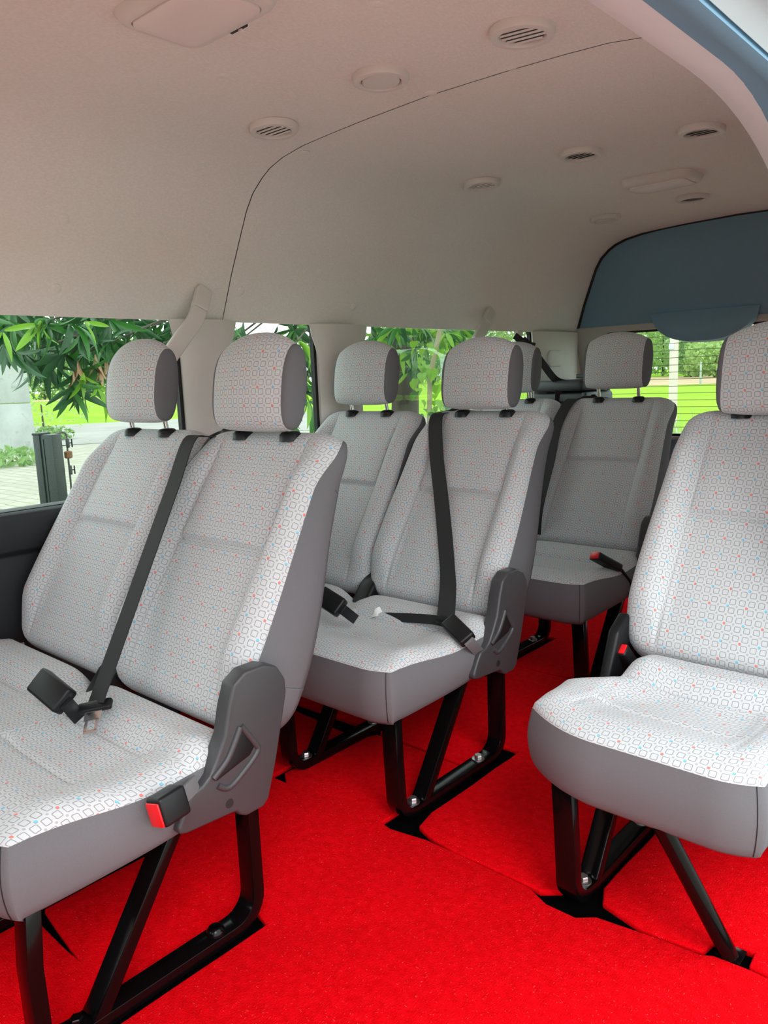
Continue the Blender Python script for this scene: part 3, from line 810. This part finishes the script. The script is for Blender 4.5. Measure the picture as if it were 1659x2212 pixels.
# ------------------------------------------------------------------ ceiling fittings
def zc(x):
    for i in range(len(PROFR)-1):
        (a, za), (b, zb) = PROFR[i], PROFR[i+1]
        if a <= x <= b: return za+(zb-za)*(x-a)/(b-a)
    return 1.6
def vent(x, y, closed, tilt, label):
    r = empty('air_vent', (x, y, zc(x)-.004)); tag(r, label, 'air vent', 'round ceiling air vents')
    r.rotation_euler = (0, math.atan((x-XC)*.11), 0)
    def P(name, mb, mat, bev=0):
        o = mb.build(name, mat, r, bev); return o
    P('outer_ring', MB().lathe([(.059,.004),(.0595,-.006),(.057,-.011),(.050,-.013),(.0445,-.012),(.0425,-.009),(.042,.004)], (0,0,0), n=40, cap=False), MV)
    P('vent_cup', MB().lathe([(.0425,-.004),(.041,.001),(.001,.002)], (0,0,0), n=32), MB_)  # shallow cup, its black colour stands for the shade of a duct
    if closed:
        b = MB().lathe([(.0400,-.005),(.0400,-.009),(.038,-.011),(.0005,-.0115)], (0,0,0), n=32); o = P('damper_disc', b, MV); o.rotation_euler = (tilt*.4, tilt*.15, 0)
    else:
        rot = .12*tilt
        for k in range(-2, 3):
            yy = k*.0155; hw = math.sqrt(max(0, .0410**2-yy*yy))
            o = MB().obox((0,0,0), (hw,0,0), (0,.0034,-.0006*tilt), (0,.0006,.0008)).build('louvre', MV, r)
            o.rotation_euler = (0, 0, rot); o.location = (-math.sin(rot)*yy, math.cos(rot)*yy, -.006)
    return r
vent(-1.534,1.346,False,1,'round ceiling vent with slanted louvres above the nearest double seat')
vent(-1.166,1.328,True,0,'closed round ceiling vent, flat disc, between two louvred vents')
vent(-.826,1.335,False,1,'largest looking round ceiling vent, louvred, close to the door header')
vent(-1.531,2.219,False,1,'pale round ceiling vent above the middle double seat')
vent(-1.166,2.195,False,-1,'round louvred ceiling vent in the middle of the second vent row')
vent(-.822,2.205,False,-1,'round louvred ceiling vent at the right of the second vent row')
vent(-1.540,3.111,True,.35,'round ceiling vent with tilted disc nearest the rear left corner')
vent(-1.173,3.078,False,-1,'round louvred ceiling vent just behind the thin rear lamp')
def lamp(x0, x1, y0, y1, depth, label, switch):
    r = empty('ceiling_lamp', ((x0+x1)/2, (y0+y1)/2, 1.622)); tag(r, label, 'lamp')
    a, b = (x1-x0)/2, (y1-y0)/2
    def ring(k, z, rad): return [(p, q, z) for p, q in rrect(-a*k if False else -a+k, a-k, -b+k, b-k, rad, 6)]
    L_ = [ring(0, .004, .035), ring(0, -depth*.35, .035), ring(.006, -depth*.8, .032), ring(.014, -depth, .028), ring(.022, -depth*.98, .022), ring(.023, -depth*.7, .022)]
    n = len(L_[0]); vs = [p for l in L_ for p in l]; fs = [(i*n+k, i*n+(k+1)%n, (i+1)*n+(k+1)%n, (i+1)*n+k) for i in range(len(L_)-1) for k in range(n)]
    MB().add(vs, fs).build('lamp_housing', MV, r)
    L_ = [ring(.0225, -depth*.7, .022), ring(.024, -depth*1.08, .022), ring(.034, -depth*1.22, .02), ring(.055, -depth*1.28, .012)]
    vs = [p for l in L_ for p in l]; fs = [(i*n+k, i*n+(k+1)%n, (i+1)*n+(k+1)%n, (i+1)*n+k) for i in range(len(L_)-1) for k in range(n)] + [tuple(range(3*n, 4*n))]
    MB().add(vs, fs).build('lamp_lens', MLENS, r)
    if switch:
        MB().box(-.022,.022, b-.004, b+.003, -depth*.75, -depth*.25).build('switch_slot', MDK, r, bevel=.001)
        MB().box(.000,.009, b-.002, b+.008, -depth*.95, -depth*.35).build('switch_knob', MLENS, r, bevel=.002)
    return r
lamp(-1.290,-1.040,.775,.955,.022,'square milky ceiling lamp with switch at the top of the picture', True)
lamp(-1.252,-1.012,2.612,2.772,.028,'thin slim ceiling lamp between the rear vents', False)

# curved plastic arms by the window pillars that carry the shoulder belts
def arm(pts, label, wd):
    r = empty('belt_arm', pts[0]); tag(r, label, 'belt guide arm', 'belt guide arms')
    P = spline(pts, 7); base = Vector(pts[0]); n_ = len(P)
    k1 = 8
    MB().ribbon([p-base for p in P[:k1]], (0,.96,.1), [wd*(.80 if i == 0 else 1.0) for i in range(k1)], .026).build('end_cap', MBE, r, bevel=.006, seg=3)
    MB().ribbon([p-base for p in P[k1-1:]], (0,.96,.1), [wd]*(n_-k1+1), .022).build('arm', MBE, r, bevel=.005, seg=3)
    return r
arm([pxx(441,624,-1.945), pxx(430,668,-1.925), pxx(418,697,-1.91), pxx(395,728,-1.90), pxx(362,775,-1.895)], 'beige curved plastic arm above the nearest left headrest', .046)
arm([pxx(1062,670,-1.945), pxx(1050,698,-1.925), pxx(1040,716,-1.91), pxx(1028,738,-1.90)], 'beige curved plastic arm above the middle double seat', .046)

# folded rear seat, stowed against the left rear corner, with its belt
fs_ = empty('folded_rear_seat', (-1.84, 3.40, .55)); tag(fs_, 'dark folded seat stowed against the rear left corner', 'seat')
def FP(name, mb, mat, bev=.008): 
    o = mb.build(name, mat, None, bev, 3); sub(o, fs_); return o
FP('cushion_pad', MB().box(-1.985,-1.72, 3.26, 3.62, .905, .955), MPAD, .02)
FP('edge_strip', MB().box(-1.80,-1.70, 3.35, 3.62, .962, .982), MGRN, .004)
FP('hinge_rail', MB().box(-1.985,-1.69, 3.28, 3.34, .855, .895), MPAD, .008)
FP('frame_bar', MB().box(-1.985,-1.70, 3.25, 3.29, .815, .838), MB_, .005)
FP('end_bracket', MB().prism([(3.24,.90),(3.36,.90),(3.38,.80),(3.30,.74),(3.24,.78)], -1.715, -1.69), MGRN, .006)
FP('seat_pan', MB().box(-1.985,-1.74, 3.36, 3.62, .25, .90), MPAD, .02)
FP('green_pan_panel', MB().box(-1.97,-1.76, 3.335, 3.362, .45, .80), MGRN, .004)
FP('leg', MB().box(-1.78,-1.74, 3.40, 3.50, .0, .25), MB_, .004); FP('leg', MB().box(-1.98,-1.94, 3.40, 3.50, .0, .25), MB_, .004)
hb = empty('hanging_belt', pxx(1118,724,-1.97)); tag(hb, 'black belt hanging from the wall by the rear side window', 'seat belt')
def HB(name, mb, mat, bev=0): 
    o = mb.build(name, mat, None, bev); sub(o, hb); return o
p0 = pxx(1120,722,-1.965)
HB('anchor', MB().obox(p0+Vector((0,0,.004)), (.012,0,0), (0,.022,0), (0,0,.012)), MBE, .004)
HB('belt_tip', MB().ribbon(spline([pxx(1112,725,-1.955), pxx(1135,742,-1.94), pxx(1155,748,-1.93)], 5), (.2,-.3,.9), .030, .003), MW)
HB('webbing', MB().ribbon(spline([pxx(1128,732,-1.95), pxx(1147,752,-1.93), pxx(1172,785,-1.90), pxx(1200,820,-1.86), pxx(1226,828,-1.83)], 6), (.5,-.1,.6), .034, .003), MW)
HB('webbing', MB().ribbon(spline([pxx(1206,822,-1.85), pxx(1206,850,-1.85), pxx(1203,905,-1.86)], 5), (.6,.6,0), .030, .003), MW)

# ------------------------------------------------------------------ outside
GZ = -.65
def gmat(name, c1, c2, scale, sc=(1,1,1), c3=None):
    t = NT(name); f = t.noise(scale, 5, sc=sc); c = t.mix(t.sstep(.35, .65, f), (*c1, 1), (*c2, 1))
    if c3: c = t.mix(t.sstep(.55, .7, t.noise(scale*4, 4, sc=sc)), c, (*c3, 1))
    t.base(c); t.set(Roughness=.95, Specular_IOR_Level=.1); return t.m
MFIELD = gmat('rice_field_green', (.17,.34,.012), (.24,.40,.02), .12, (1,3,1), (.30,.42,.05))
MGRASS = gmat('verge_grass', (.10,.20,.02), (.18,.28,.04), .8, c3=(.24,.32,.07))
MDIRT = gmat('pale_dirt_bank', (.36,.27,.17), (.42,.33,.20), .1)
MROAD = gmat('pale_asphalt', (.28,.275,.26), (.32,.315,.30), .5)
def paver():
    t = NT('pale_paving_blocks'); tc = t.n('ShaderNodeTexCoord'); b = t.n('ShaderNodeTexBrick')
    b.inputs['Scale'].default_value = 1.0; b.inputs['Color1'].default_value = (.29,.28,.235,1); b.inputs['Color2'].default_value = (.34,.325,.28,1); b.inputs['Mortar'].default_value = (.20,.21,.13,1)
    b.inputs['Mortar Size'].default_value = .018; b.inputs['Brick Width'].default_value = .5; b.inputs['Row Height'].default_value = .25
    t.t.links.new(tc.outputs['Object'], b.inputs['Vector'])
    c = t.mix(t.math('MULTIPLY', t.sstep(.55,.75, t.noise(.6, 4)), .6), b.outputs[0], (.24,.26,.12,1)); t.base(c); t.set(Roughness=.9); return t.m
MPAVE = paver()
MCONC = gmat('weathered_concrete', (.34,.365,.36), (.42,.445,.44), 1.2, c3=(.32,.34,.33))
def quad(name, pts, mat, z, label, kind='structure', cat=None):
    o = link(name, mesh(name, [(x, y, z) for x, y in pts], [tuple(range(len(pts)))], False), mat)
    tag(o, label, cat, kind=kind); return o
quad('ground', [(-900,-400),(500,-400),(500,900),(-900,900)], MFIELD, GZ, 'bright green rice field stretching to the trees')
quad('yard', [(-23,-40),(40,-40),(40,15),(-4,17),(-16,26),(-23,11.5)], MPAVE, GZ+.02, 'pale block paved yard around the van')
quad('road', [(-22.8-40,11.9-77),(-36.9-40,18.8-77),(-36.9+6,18.8+11.6),(-22.8+6,11.9+11.6)], MROAD, GZ+.03, 'pale road beyond the yard')
d_ = lambda t, a: (-t*math.sin(a), t*math.cos(a))
quad('dirt_strip', [d_(80,.52), d_(155,.52), d_(155,.15), d_(78,.15)], MDIRT, GZ+.03, 'brown dirt strip across the field behind the van')
quad('dirt_mound', [d_(150,1.15), d_(190,1.15), d_(190,1.02), d_(150,1.02)], MDIRT, GZ+.03, 'brown dirt patch at the far edge of the field')

# leaves
def leaf_mesh(name, ln, wd, droop, fold, n=6):
    vs = []; fs = []
    for i in range(n+1):
        t = i/n; w_ = wd*math.sin(math.pi*min(1, t*.93+.05))**.8*(1-.35*t); an = droop*t
        y = ln*(t - .25*droop*t*t); z = -ln*.55*droop*t*t
        vs += [(-w_/2, y, z+fold*w_), (0, y, z), (w_/2, y, z+fold*w_)]
    for i in range(n):
        for k in range(2): fs.append((i*3+k, i*3+k+1, i*3+k+4, i*3+k+3))
    return mesh(name, vs, fs)
def leafmat(name, a, b, tr=.3):
    t = NT(name); f = t.noise(18, 3); c = t.mix(f, (*a,1), (*b,1)); t.base(c); t.set(Roughness=.38)
    tl = t.n('ShaderNodeBsdfTranslucent'); t.t.links.new(c, tl.inputs[0]); mx = t.n('ShaderNodeMixShader'); mx.inputs[0].default_value = tr
    t.t.links.new(t.b.outputs[0], mx.inputs[1]); t.t.links.new(tl.outputs[0], mx.inputs[2]); t.t.links.new(mx.outputs[0], t.out.inputs[0]); return t.m
LM = [leafmat('mango_leaf_deep_green', (.010,.055,.016), (.022,.10,.025), .22), leafmat('mango_leaf_green', (.03,.13,.025), (.05,.19,.03), .3), leafmat('young_leaf_green', (.14,.33,.02), (.22,.42,.04), .4), leafmat('dry_leaf_tan', (.33,.19,.10), (.45,.28,.15), .2)]
LV = []
for mi in range(4):
    row = []
    for k in range(3):
        m = leaf_mesh('leaf', (.24,.28,.20)[k], (.046,.054,.042)[k], (.5,.8,.3)[k], .22); m.materials.append(LM[mi]); row.append(m)
    LV.append(row)
MBARK = gmat('dark_bark', (.05,.045,.035), (.10,.09,.07), 8, (1,1,.2))
MBARK2 = gmat('pale_bark', (.28,.25,.15), (.36,.33,.21), 8, (1,1,.2))
tree = empty('mango_tree', (-5.6, 4.6, GZ)); tag(tree, 'mango tree with long dark drooping leaves outside the side windows', 'tree')
TB = px(870, 800, 7.6)
trk = MB().tube(spline([(TB.x+.1, TB.y, GZ), (TB.x, TB.y, .2), (TB.x-.05, TB.y+.05, 1.4), (TB.x-.3, TB.y-.2, 2.6), (TB.x-.6, TB.y-.4, 3.6)], 6), [.17-.004*i for i in range(25)], 12).build('trunk', MBARK); sub(trk, tree)
def whorl(c, n, out, mi, axis=None, spread=1.1, scale=1.0):
    """leaves round a twig end, returned as (mesh, matrix)"""
    ax = axis or Vector((R.uniform(-.5,.5), R.uniform(-.5,.5), R.uniform(-.3,.5))).normalized()
    q0 = ax.to_track_quat('Y', 'Z')
    for k in range(n):
        a = 2*math.pi*k/n + R.uniform(-.3,.3); tl = spread*R.uniform(.6,1.15)
        q = q0 @ Matrix.Rotation(a, 3, 'Y').to_quaternion() @ Matrix.Rotation(-tl, 3, 'X').to_quaternion()
        d = q @ Vector((0,1,0)); d.z -= R.uniform(.5,1.25); d.normalize()
        up = (q @ Vector((0,0,1))); qq = Matrix((d.cross(up).normalized(), d, d.cross(up).normalized().cross(d))).transposed()
        s_ = scale*R.uniform(.75,1.15)
        m = R.choice(mi if isinstance(mi, tuple) else (mi,))
        out.append((LV[m][R.randrange(3)], Matrix.Translation(c + d*.012) @ qq.to_4x4() @ Matrix.Scale(s_, 4)))
near = []; far = []; tips = []
W1 = [(112,690,4.7,11,1),(95,700,4.8,8,1),(30,700,4.9,9,0),(8,740,4.8,8,0),(60,705,5.2,9,0),(150,700,5.0,9,0),(175,720,4.9,8,0),(205,700,5.1,9,0),(235,690,5.3,9,0),(240,735,5.1,8,0),(275,700,5.6,8,0),
      (300,740,5.4,8,0),(330,705,5.8,8,0),(365,700,6.0,8,0),(345,750,5.6,7,0),(140,760,5.0,8,0),(80,755,5.2,8,0),(105,775,5.1,7,0),(165,800,5.0,6,0),(150,838,4.9,8,0),(185,835,5.0,6,0),(15,690,5.1,8,0),(45,760,5.0,7,0),(270,765,5.5,7,0),(190,760,5.2,7,0),(220,770,5.4,7,0)]
for u, v, d, n, m in W1:
    c = px(u, v, d); tips.append(c); whorl(c, n, near, (m, m, 0) if m else (0,0,0,1))
for u, v, d, n in [(168,790,4.95,5),(158,812,4.95,5),(205,775,5.0,6),(215,795,5.0,6),(228,785,5.1,4)]:
    whorl(px(u, v-14, d), n, near, 3, Vector((0,0,-1)), .35, .62)
for u, v, d, n in [(92,690,4.6,4),(180,695,4.7,3),(182,812,4.9,4),(205,830,4.95,4),(5,715,4.6,3)]:
    whorl(px(u, v, d), n, near, 2, None, .8, .8)
near = near[:300]
for k in range(60):
    u, v, d = R.uniform(485,700), R.uniform(690,935), R.uniform(5.2,7.5)
    if R.random() < .10: continue
    c = px(u, v, d); tips.append(c); whorl(c, 8, far, (0,0,1,1,2) if u > 600 else (0,0,1))
for k in range(26):
    u, v, d = R.uniform(780,905), R.uniform(690,790), R.uniform(6.0,8.0); c = px(u, v, d); tips.append(c); whorl(c, 8, far, (1,1,2,0))
for k in range(120):
    u, v, d = R.uniform(-60,420), R.uniform(640,745), R.uniform(5.6,7.8)
    if u > 260 and R.random() < .55: continue
    c = px(u, v, d); whorl(c, 8, far, (0,0,0,1))
for k in range(30):
    u, v, d = R.uniform(900,1000), R.uniform(700,735), R.uniform(7,9); c = px(u, v, d); whorl(c, 6, far, (1,2))
for k in range(170):
    a_ = R.uniform(0, 6.28); rr_ = 3.2*math.sqrt(R.random()); whorl(Vector((TB.x+.6+rr_*math.cos(a_), TB.y-.3+rr_*math.sin(a_), R.uniform(2.3, 4.6))), 8, far, (0,0,1))
for m, mt in near:
    o = bpy.data.objects.new('leaf', m); COL.objects.link(o); o.parent = tree; o.matrix_world = mt
    o.matrix_parent_inverse = Matrix.Translation(tree.location).inverted(); o.matrix_basis = mt
vs = []; fs = []; mi = []
for m, mt in far:
    b = len(vs); vs += [mt @ v.co for v in m.vertices]; k = LM.index(m.materials[0])
    for p in m.polygons: fs.append(tuple(b+i for i in p.vertices)); mi.append(k)
m = mesh('foliage', vs, fs); [m.materials.append(q) for q in LM]; m.polygons.foreach_set('material_index', mi)
o = link('foliage', m); tag(o, kind='stuff'); sub(o, tree)
top = Vector((TB.x-.1, TB.y, 1.7)); bm = MB()
for c in tips[::4]:
    mid = top.lerp(c, .55) + Vector((0, 0, .25)); bm.tube(spline([top, mid, c], 4), [.022,.02,.018,.016,.013,.011,.009,.007,.005], 6)
o = bm.build('branches', MBARK); sub(o, tree)

# sapling and climber seen through the long rear window
sp = empty('sapling', (0,0,0)); b0 = px(925, 900, 5.5); sp.location = (b0.x, b0.y, GZ); tag(sp, 'thin pale sapling stem with heart shaped leaves outside the rear side window', 'sapling')
st = MB().tube(spline([(b0.x-.05, b0.y, GZ), tuple(px(928,860,5.5)), tuple(px(934,790,5.5)), tuple(px(950,715,5.5)), tuple(px(965,650,5.5))], 6), .017, 8).build('stem', MBARK2); sub(st, sp)
def heart_mesh():
    pts = [(0,0),(.03,-.012),(.055,.0),(.062,.028),(.045,.06),(.018,.09),(0,.115),(-.018,.09),(-.045,.06),(-.062,.028),(-.055,0),(-.03,-.012)]
    vs = [(0,.045,-.006)] + [(x, y, .10*abs(x)-1.2*max(0,y-.05)**2*8) for x, y in pts]; n_ = len(pts)
    return mesh('heart_leaf', vs, [(0, 1+i, 1+(i+1) % n_) for i in range(n_)])
hm = heart_mesh(); hm.materials.append(LM[2]); hm2 = hm.copy(); hm2.materials.clear(); hm2.materials.append(LM[1])
for k in range(60):
    u = R.uniform(892,975); v = R.uniform(735,905)
    if abs(u-935) > 45 and v < 760 and R.random() < .5: continue
    p = px(u, v, R.uniform(5.2,5.9)); o = bpy.data.objects.new('heart_leaf', hm if R.random() < .75 else hm2); COL.objects.link(o)
    e = Matrix.Translation(p) @ Matrix.Rotation(R.uniform(0,6.28), 4, 'Z') @ Matrix.Rotation(R.uniform(-1.7,-.6), 4, 'X') @ Matrix.Scale(R.uniform(.35,.8), 4)
    o.parent = sp; o.matrix_parent_inverse = Matrix.Translation(sp.location).inverted(); o.matrix_basis = e

# bushes and far trees: crowns of many small leaf tufts round a trunk
def crown_mesh(n, rx, rz, sz, seed):
    q = random.Random(seed); vs = []; fs = []
    for k in range(n):
        while True:
            p = Vector((q.uniform(-1,1), q.uniform(-1,1), q.uniform(-1,1)))
            if .45 < p.length < 1 + .12*math.sin(5*p.x+seed)*math.cos(4*p.z): break
        c = Vector((p.x*rx, p.y*rx, p.z*rz)); a = Vector((q.gauss(0,1), q.gauss(0,1), q.gauss(0,1))).normalized(); b = a.cross(Vector((q.gauss(0,1), q.gauss(0,1), q.gauss(0,1)))).normalized()
        s_ = sz*q.uniform(.6,1.3); i = len(vs); vs += [c-a*s_, c+b*s_*.5+a.cross(b)*s_*.15, c+a*s_, c-b*s_*.5+a.cross(b)*s_*.15]; fs.append((i,i+1,i+2,i+3))
    return vs, fs
TM = [leafmat('far_tree_dark', (.09,.19,.07), (.15,.27,.10), .3), leafmat('far_tree_mid', (.17,.31,.10), (.25,.40,.14), .35), leafmat('far_tree_pale', (.30,.45,.14), (.38,.52,.20), .4)]  # distance haze is put into the pale leaf greens
TREES = []
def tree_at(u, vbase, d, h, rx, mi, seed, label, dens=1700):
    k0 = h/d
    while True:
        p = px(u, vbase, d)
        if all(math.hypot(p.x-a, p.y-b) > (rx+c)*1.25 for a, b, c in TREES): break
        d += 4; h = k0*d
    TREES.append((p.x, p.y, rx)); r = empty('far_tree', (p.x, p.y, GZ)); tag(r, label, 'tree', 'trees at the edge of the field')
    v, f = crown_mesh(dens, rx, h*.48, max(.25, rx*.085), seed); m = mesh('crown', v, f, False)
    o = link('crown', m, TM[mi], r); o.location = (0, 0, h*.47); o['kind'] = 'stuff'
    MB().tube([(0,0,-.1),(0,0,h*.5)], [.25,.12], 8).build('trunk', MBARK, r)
sd_i = 0
words = ['dark', 'mid green', 'pale green']
for (u, d, h, rx, mi, where) in [(1310,150,15,6.0,1,'left of the pole, behind the rear headrest'),(1385,190,23,8,1,'left of the pole in the rear window'),(1432,165,15,6,2,'just left of the pole'),(1470,205,25,9,0,'straight behind the pole'),(1512,150,16,6,0,'just right of the pole'),(1550,180,22,8,1,'right of the pole'),(1600,150,18,7,2,'hidden partly by the single headrest'),(1655,175,22,9,1,'at the right edge of the rear window'),(1545,122,6,4.5,2,'low, by the thin post'),(1492,135,8,4.5,1,'low, between the pole and the thin post'),(1345,260,31,10,2,'tallest and furthest left in the rear window'),(1530,262,33,11,2,'tallest and furthest right of the pole'),
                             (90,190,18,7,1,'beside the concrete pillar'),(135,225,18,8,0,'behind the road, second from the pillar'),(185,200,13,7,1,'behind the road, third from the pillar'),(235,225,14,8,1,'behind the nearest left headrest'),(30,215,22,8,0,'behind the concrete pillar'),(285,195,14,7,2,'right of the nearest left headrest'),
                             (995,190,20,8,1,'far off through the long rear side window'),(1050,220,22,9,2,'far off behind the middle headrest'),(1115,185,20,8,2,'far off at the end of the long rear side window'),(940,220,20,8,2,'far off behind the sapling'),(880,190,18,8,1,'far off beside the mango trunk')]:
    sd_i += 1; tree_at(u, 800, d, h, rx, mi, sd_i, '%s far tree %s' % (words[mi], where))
def bush(u, v, d, rx, rz, mi, label, n=260, s=.12):
    p = pz(u, v, GZ) if d is None else px(u, v, d); r = empty('bush', (p.x, p.y, GZ)); tag(r, label, 'bush', 'bushes outside')
    vv, f = crown_mesh(n, rx, rz, s, int(u*7+v)); o = link('leaves', mesh('leaves', vv, f, False), TM[mi], r); o.location = (0,0,rz*.7); o['kind'] = 'stuff'
    MB().tube([(0,0,-.05),(0,0,rz*.8)], [.05,.03], 6).build('stem', MBARK, r)
bush(92,905,38,2.2,1.4,2,'pale green bush on the verge beside the concrete pillar')
bush(25,990,20,1.0,.25,1,'low weeds growing at the foot of the concrete pillar', 300, .10)
bush(112,955,29,.7,.3,1,'patch of low weeds right of the concrete pillar by the road', 300, .10)

# tall grass by the pole
def tuft(u, v, d, n, h, label):
    p = px(u, v, d); r = empty('grass_tuft', (p.x, p.y, GZ)); tag(r, label, 'grass', 'grass tufts behind the van')
    vs = []; fs = []
    for k in range(n):
        a = R.uniform(0,6.28); b = Vector((R.gauss(0,.3), R.gauss(0,.3), 0)); le = Vector((math.cos(a), math.sin(a), 0))*R.uniform(.1,.5); hh = h*R.uniform(.5,1.1); s_ = Vector((-math.sin(a), math.cos(a), 0))*.012
        i = len(vs)
        for t in (0,.5,.8): vs += [b + le*t*t + Vector((0,0,hh*t)) - s_*(1-t*.6), b + le*t*t + Vector((0,0,hh*t)) + s_*(1-t*.6)]
        vs.append(b + le + Vector((0,0,hh*.98))); fs += [(i,i+1,i+3,i+2),(i+2,i+3,i+5,i+4),(i+4,i+5,i+6)]
    o = link('blades', mesh('blades', vs, fs), TM[2], r); o['kind'] = 'stuff'
tuft(1482,920,11,120,1.15,'tall grass tuft just right of the pole'); tuft(1505,925,13,120,.9,'shorter grass tuft further right of the pole'); tuft(1425,945,16,90,.45,'low grass tuft at the foot of the pole')

# concrete pillar, utility pole, thin post, water meter post
pc = pz(28, 976, GZ); dv = Vector((pc.x, pc.y, 0)).normalized(); sv = Vector((dv.y, -dv.x, 0)) * (-1)
pr = empty('concrete_pillar', (pc.x, pc.y, GZ)); tag(pr, 'white weathered concrete pillar at the far side of the yard', 'pillar')
rt = Vector((RGT.x, RGT.y, 0)).normalized()
for name, z0, z1, w0, w1 in (('lower_block', 0, 1.36, .70, .66), ('upper_block', 1.375, 5.5, .66, .56)):
    vs = []
    for z, w_ in ((z0, w0), (z1, w1)):
        for a, b in ((-1,-.5),(1,-.5),(1,.5),(-1,.5)): vs.append(rt*a*w_ + dv*b*w_*1.2 + Vector((0,0,z)))
    MB().add(vs, [(0,3,2,1),(4,5,6,7),(0,1,5,4),(1,2,6,5),(2,3,7,6),(3,0,4,7)]).build(name, MCONC, pr, bevel=.02)
up_ = empty('utility_pole', (0,0,0)); b0 = pz(1452, 938, GZ); up_.location = b0; tag(up_, 'square pale concrete utility pole in the field', 'pole')
q = MB(); rv = Matrix.Rotation(.35, 3, 'Z'); vs = []
for z, w_ in ((-.1,.105),(9,.085)):
    for a, b in ((-1,-1),(1,-1),(1,1),(-1,1)): vs.append(rv @ Vector((a*w_, b*w_, z)))
q.add(vs, [(0,3,2,1),(4,5,6,7),(0,1,5,4),(1,2,6,5),(2,3,7,6),(3,0,4,7)]).build('pole_shaft', gmat('pale_concrete_pole', (.55,.50,.42), (.62,.58,.50), 2), up_, bevel=.012)
MB().obox((-.02,-.12,2.15), (.06,0,0), (0,.02,0), (0,0,.07)).build('number_plate', plain('faded_plate', (.55,.60,.66), .5), up_, bevel=.004)
tp_ = empty('thin_post', (0,0,0)); b0 = px(1513, 828, 76); tp_.location = (b0.x, b0.y, GZ); tag(tp_, 'thin pale fence post standing in the rice field', 'post')
MB().box(-.07,.07,-.07,.07,-.05,b0.z-GZ+1.85).build('post_shaft', MCONC, tp_, bevel=.01)
# water meter post
wp = px(120, 1090, 9.0); wr_ = empty('meter_post', (wp.x, wp.y, GZ)); tag(wr_, 'dark steel post with water pipe and valves in the yard', 'post')
MDS = plain('dark_green_steel', (.012,.022,.020), .4, var=.2, nscale=20)
def LW(u, v): return px(u, v, 9.0) - Vector(wr_.location)
tz = LW(120, 935).z; rz_ = math.atan2(rt.y, rt.x)
Mr = Matrix.Rotation(rz_-.35, 3, 'Z')
def RB(x0,x1,y0,y1,z0,z1):
    b = MB().box(x0,x1,y0,y1,z0,z1); b.v = [Mr @ v for v in b.v]; return b
RB(-.115,.115,-.07,.07,-.02,tz-.008).build('post_body', MDS, wr_, bevel=.008)
RB(-.125,-.04,-.085,-.055,-.02,tz+.006).build('post_channel', MDS, wr_, bevel=.006)
RB(-.130,-.035,-.09,.08,tz-.012,tz+.012).build('post_cap', MDS, wr_, bevel=.006)
RB(-.02,.0,-.078,-.068,-.02,tz-.05).build('post_rib', MDS, wr_, bevel=.003)
MPIPE = plain('dull_grey_pipe', (.06,.065,.065), .45); MBR = plain('corroded_brass', (.20,.10,.05), .5, .4, var=.3)
pp = [LW(118,938), LW(134,934), LW(141,936), LW(144,945), LW(146,975), LW(149,1005), LW(153,1045), LW(156,1095)]
MB().tube(spline(pp, 5), .010, 8).build('pipe', MPIPE, wr_)
c = LW(147.5,982); b = MB(); b.lathe([(.03,-.04),(.042,-.03),(.042,.03),(.03,.04)], c, n=12); b.build('water_meter', MBR, wr_)
for (u, v) in ((146,957),(152,1015)):
    c = LW(u, v); vb = MB().obox(c, rt*.02, dv*.02, Vector((0,0,.05))).build('valve', MPIPE, wr_, bevel=.008)
    MB().obox(c+rt*.045+Vector((0,0,.0)), rt*.007, dv*.012, Vector((0,0,.045))).obox(c+rt*.03, rt*.02, dv*.006, Vector((0,0,.006))).build('valve_handle', MB_, vb, bevel=.002)
# rubble and a plank near the sill
MSTONE = gmat('pale_rubble', (.40,.38,.33), (.55,.53,.48), 4)
for k, (u, v) in enumerate([(-25,1112),(18,1106),(58,1103),(98,1098),(140,1093)]):
    p = px(u, v, 7.4+.05*k); o = link('rubble_stone', None) if False else None
    vs, fs = [], []
    bm = bmesh.new(); bmesh.ops.create_icosphere(bm, subdivisions=2, radius=1)
    q = random.Random(k)
    for v_ in bm.verts: v_.co *= 1+q.uniform(-.18,.18); v_.co = Vector((v_.co.x*.08, v_.co.y*.06, v_.co.z*.04))
    m = bpy.data.meshes.new('rubble_stone'); bm.to_mesh(m); bm.free()
    r = MB().box(-.20,.20,-.15,.15,GZ,p.z-.03) if False else None
    o = link('rubble_stone', m, MSTONE); o.location = (p.x, p.y, p.z)
    tag(o, ['leftmost pale rubble lump below the side window','second pale rubble lump from the left below the side window','middle pale rubble lump below the side window','pale rubble lump just left of the meter post','pale rubble lump at the foot of the meter post'][k], 'stone', 'rubble by the yard wall')
lw_a, lw_b = px(-40, 1128, 7.6), px(190, 1097, 7.9)
lwv = []
for p in (lw_a, lw_b):
    for dz in (GZ-.05, p.z-.02):
        for dd in (0, .35): q = Vector((p.x, p.y, 0))+dv*dd; lwv.append((q.x, q.y, dz))
o = MB().add(lwv, [(0,1,3,2),(4,6,7,5),(0,4,5,1),(2,3,7,6),(0,2,6,4),(1,5,7,3)]).build('kerb_wall', MSTONE, None, bevel=.02); tag(o, 'low rough masonry wall at the edge of the yard', 'wall')

# sliding door, slid open along the outside of the van, beyond the right edge of the picture
sdr = holed([(1.62,-.02),(3.02,-.02),(3.02,1.30),(2.90,1.44),(1.74,1.44),(1.62,1.25)], [rrect(1.76,2.88,.74,1.25,.06)], lambda a, b, h: (-.20+h, a, b), .07, 'door_2', MBODY, .012); tag(sdr, 'pale sliding door slid open behind the door opening', kind='structure')
MB().prism(rrect(1.75,2.89,.73,1.26,.06), -.17, -.166).build('pane', glass_mat('dark_privacy_glass', (.22,.25,.24)), sdr, smooth=False)
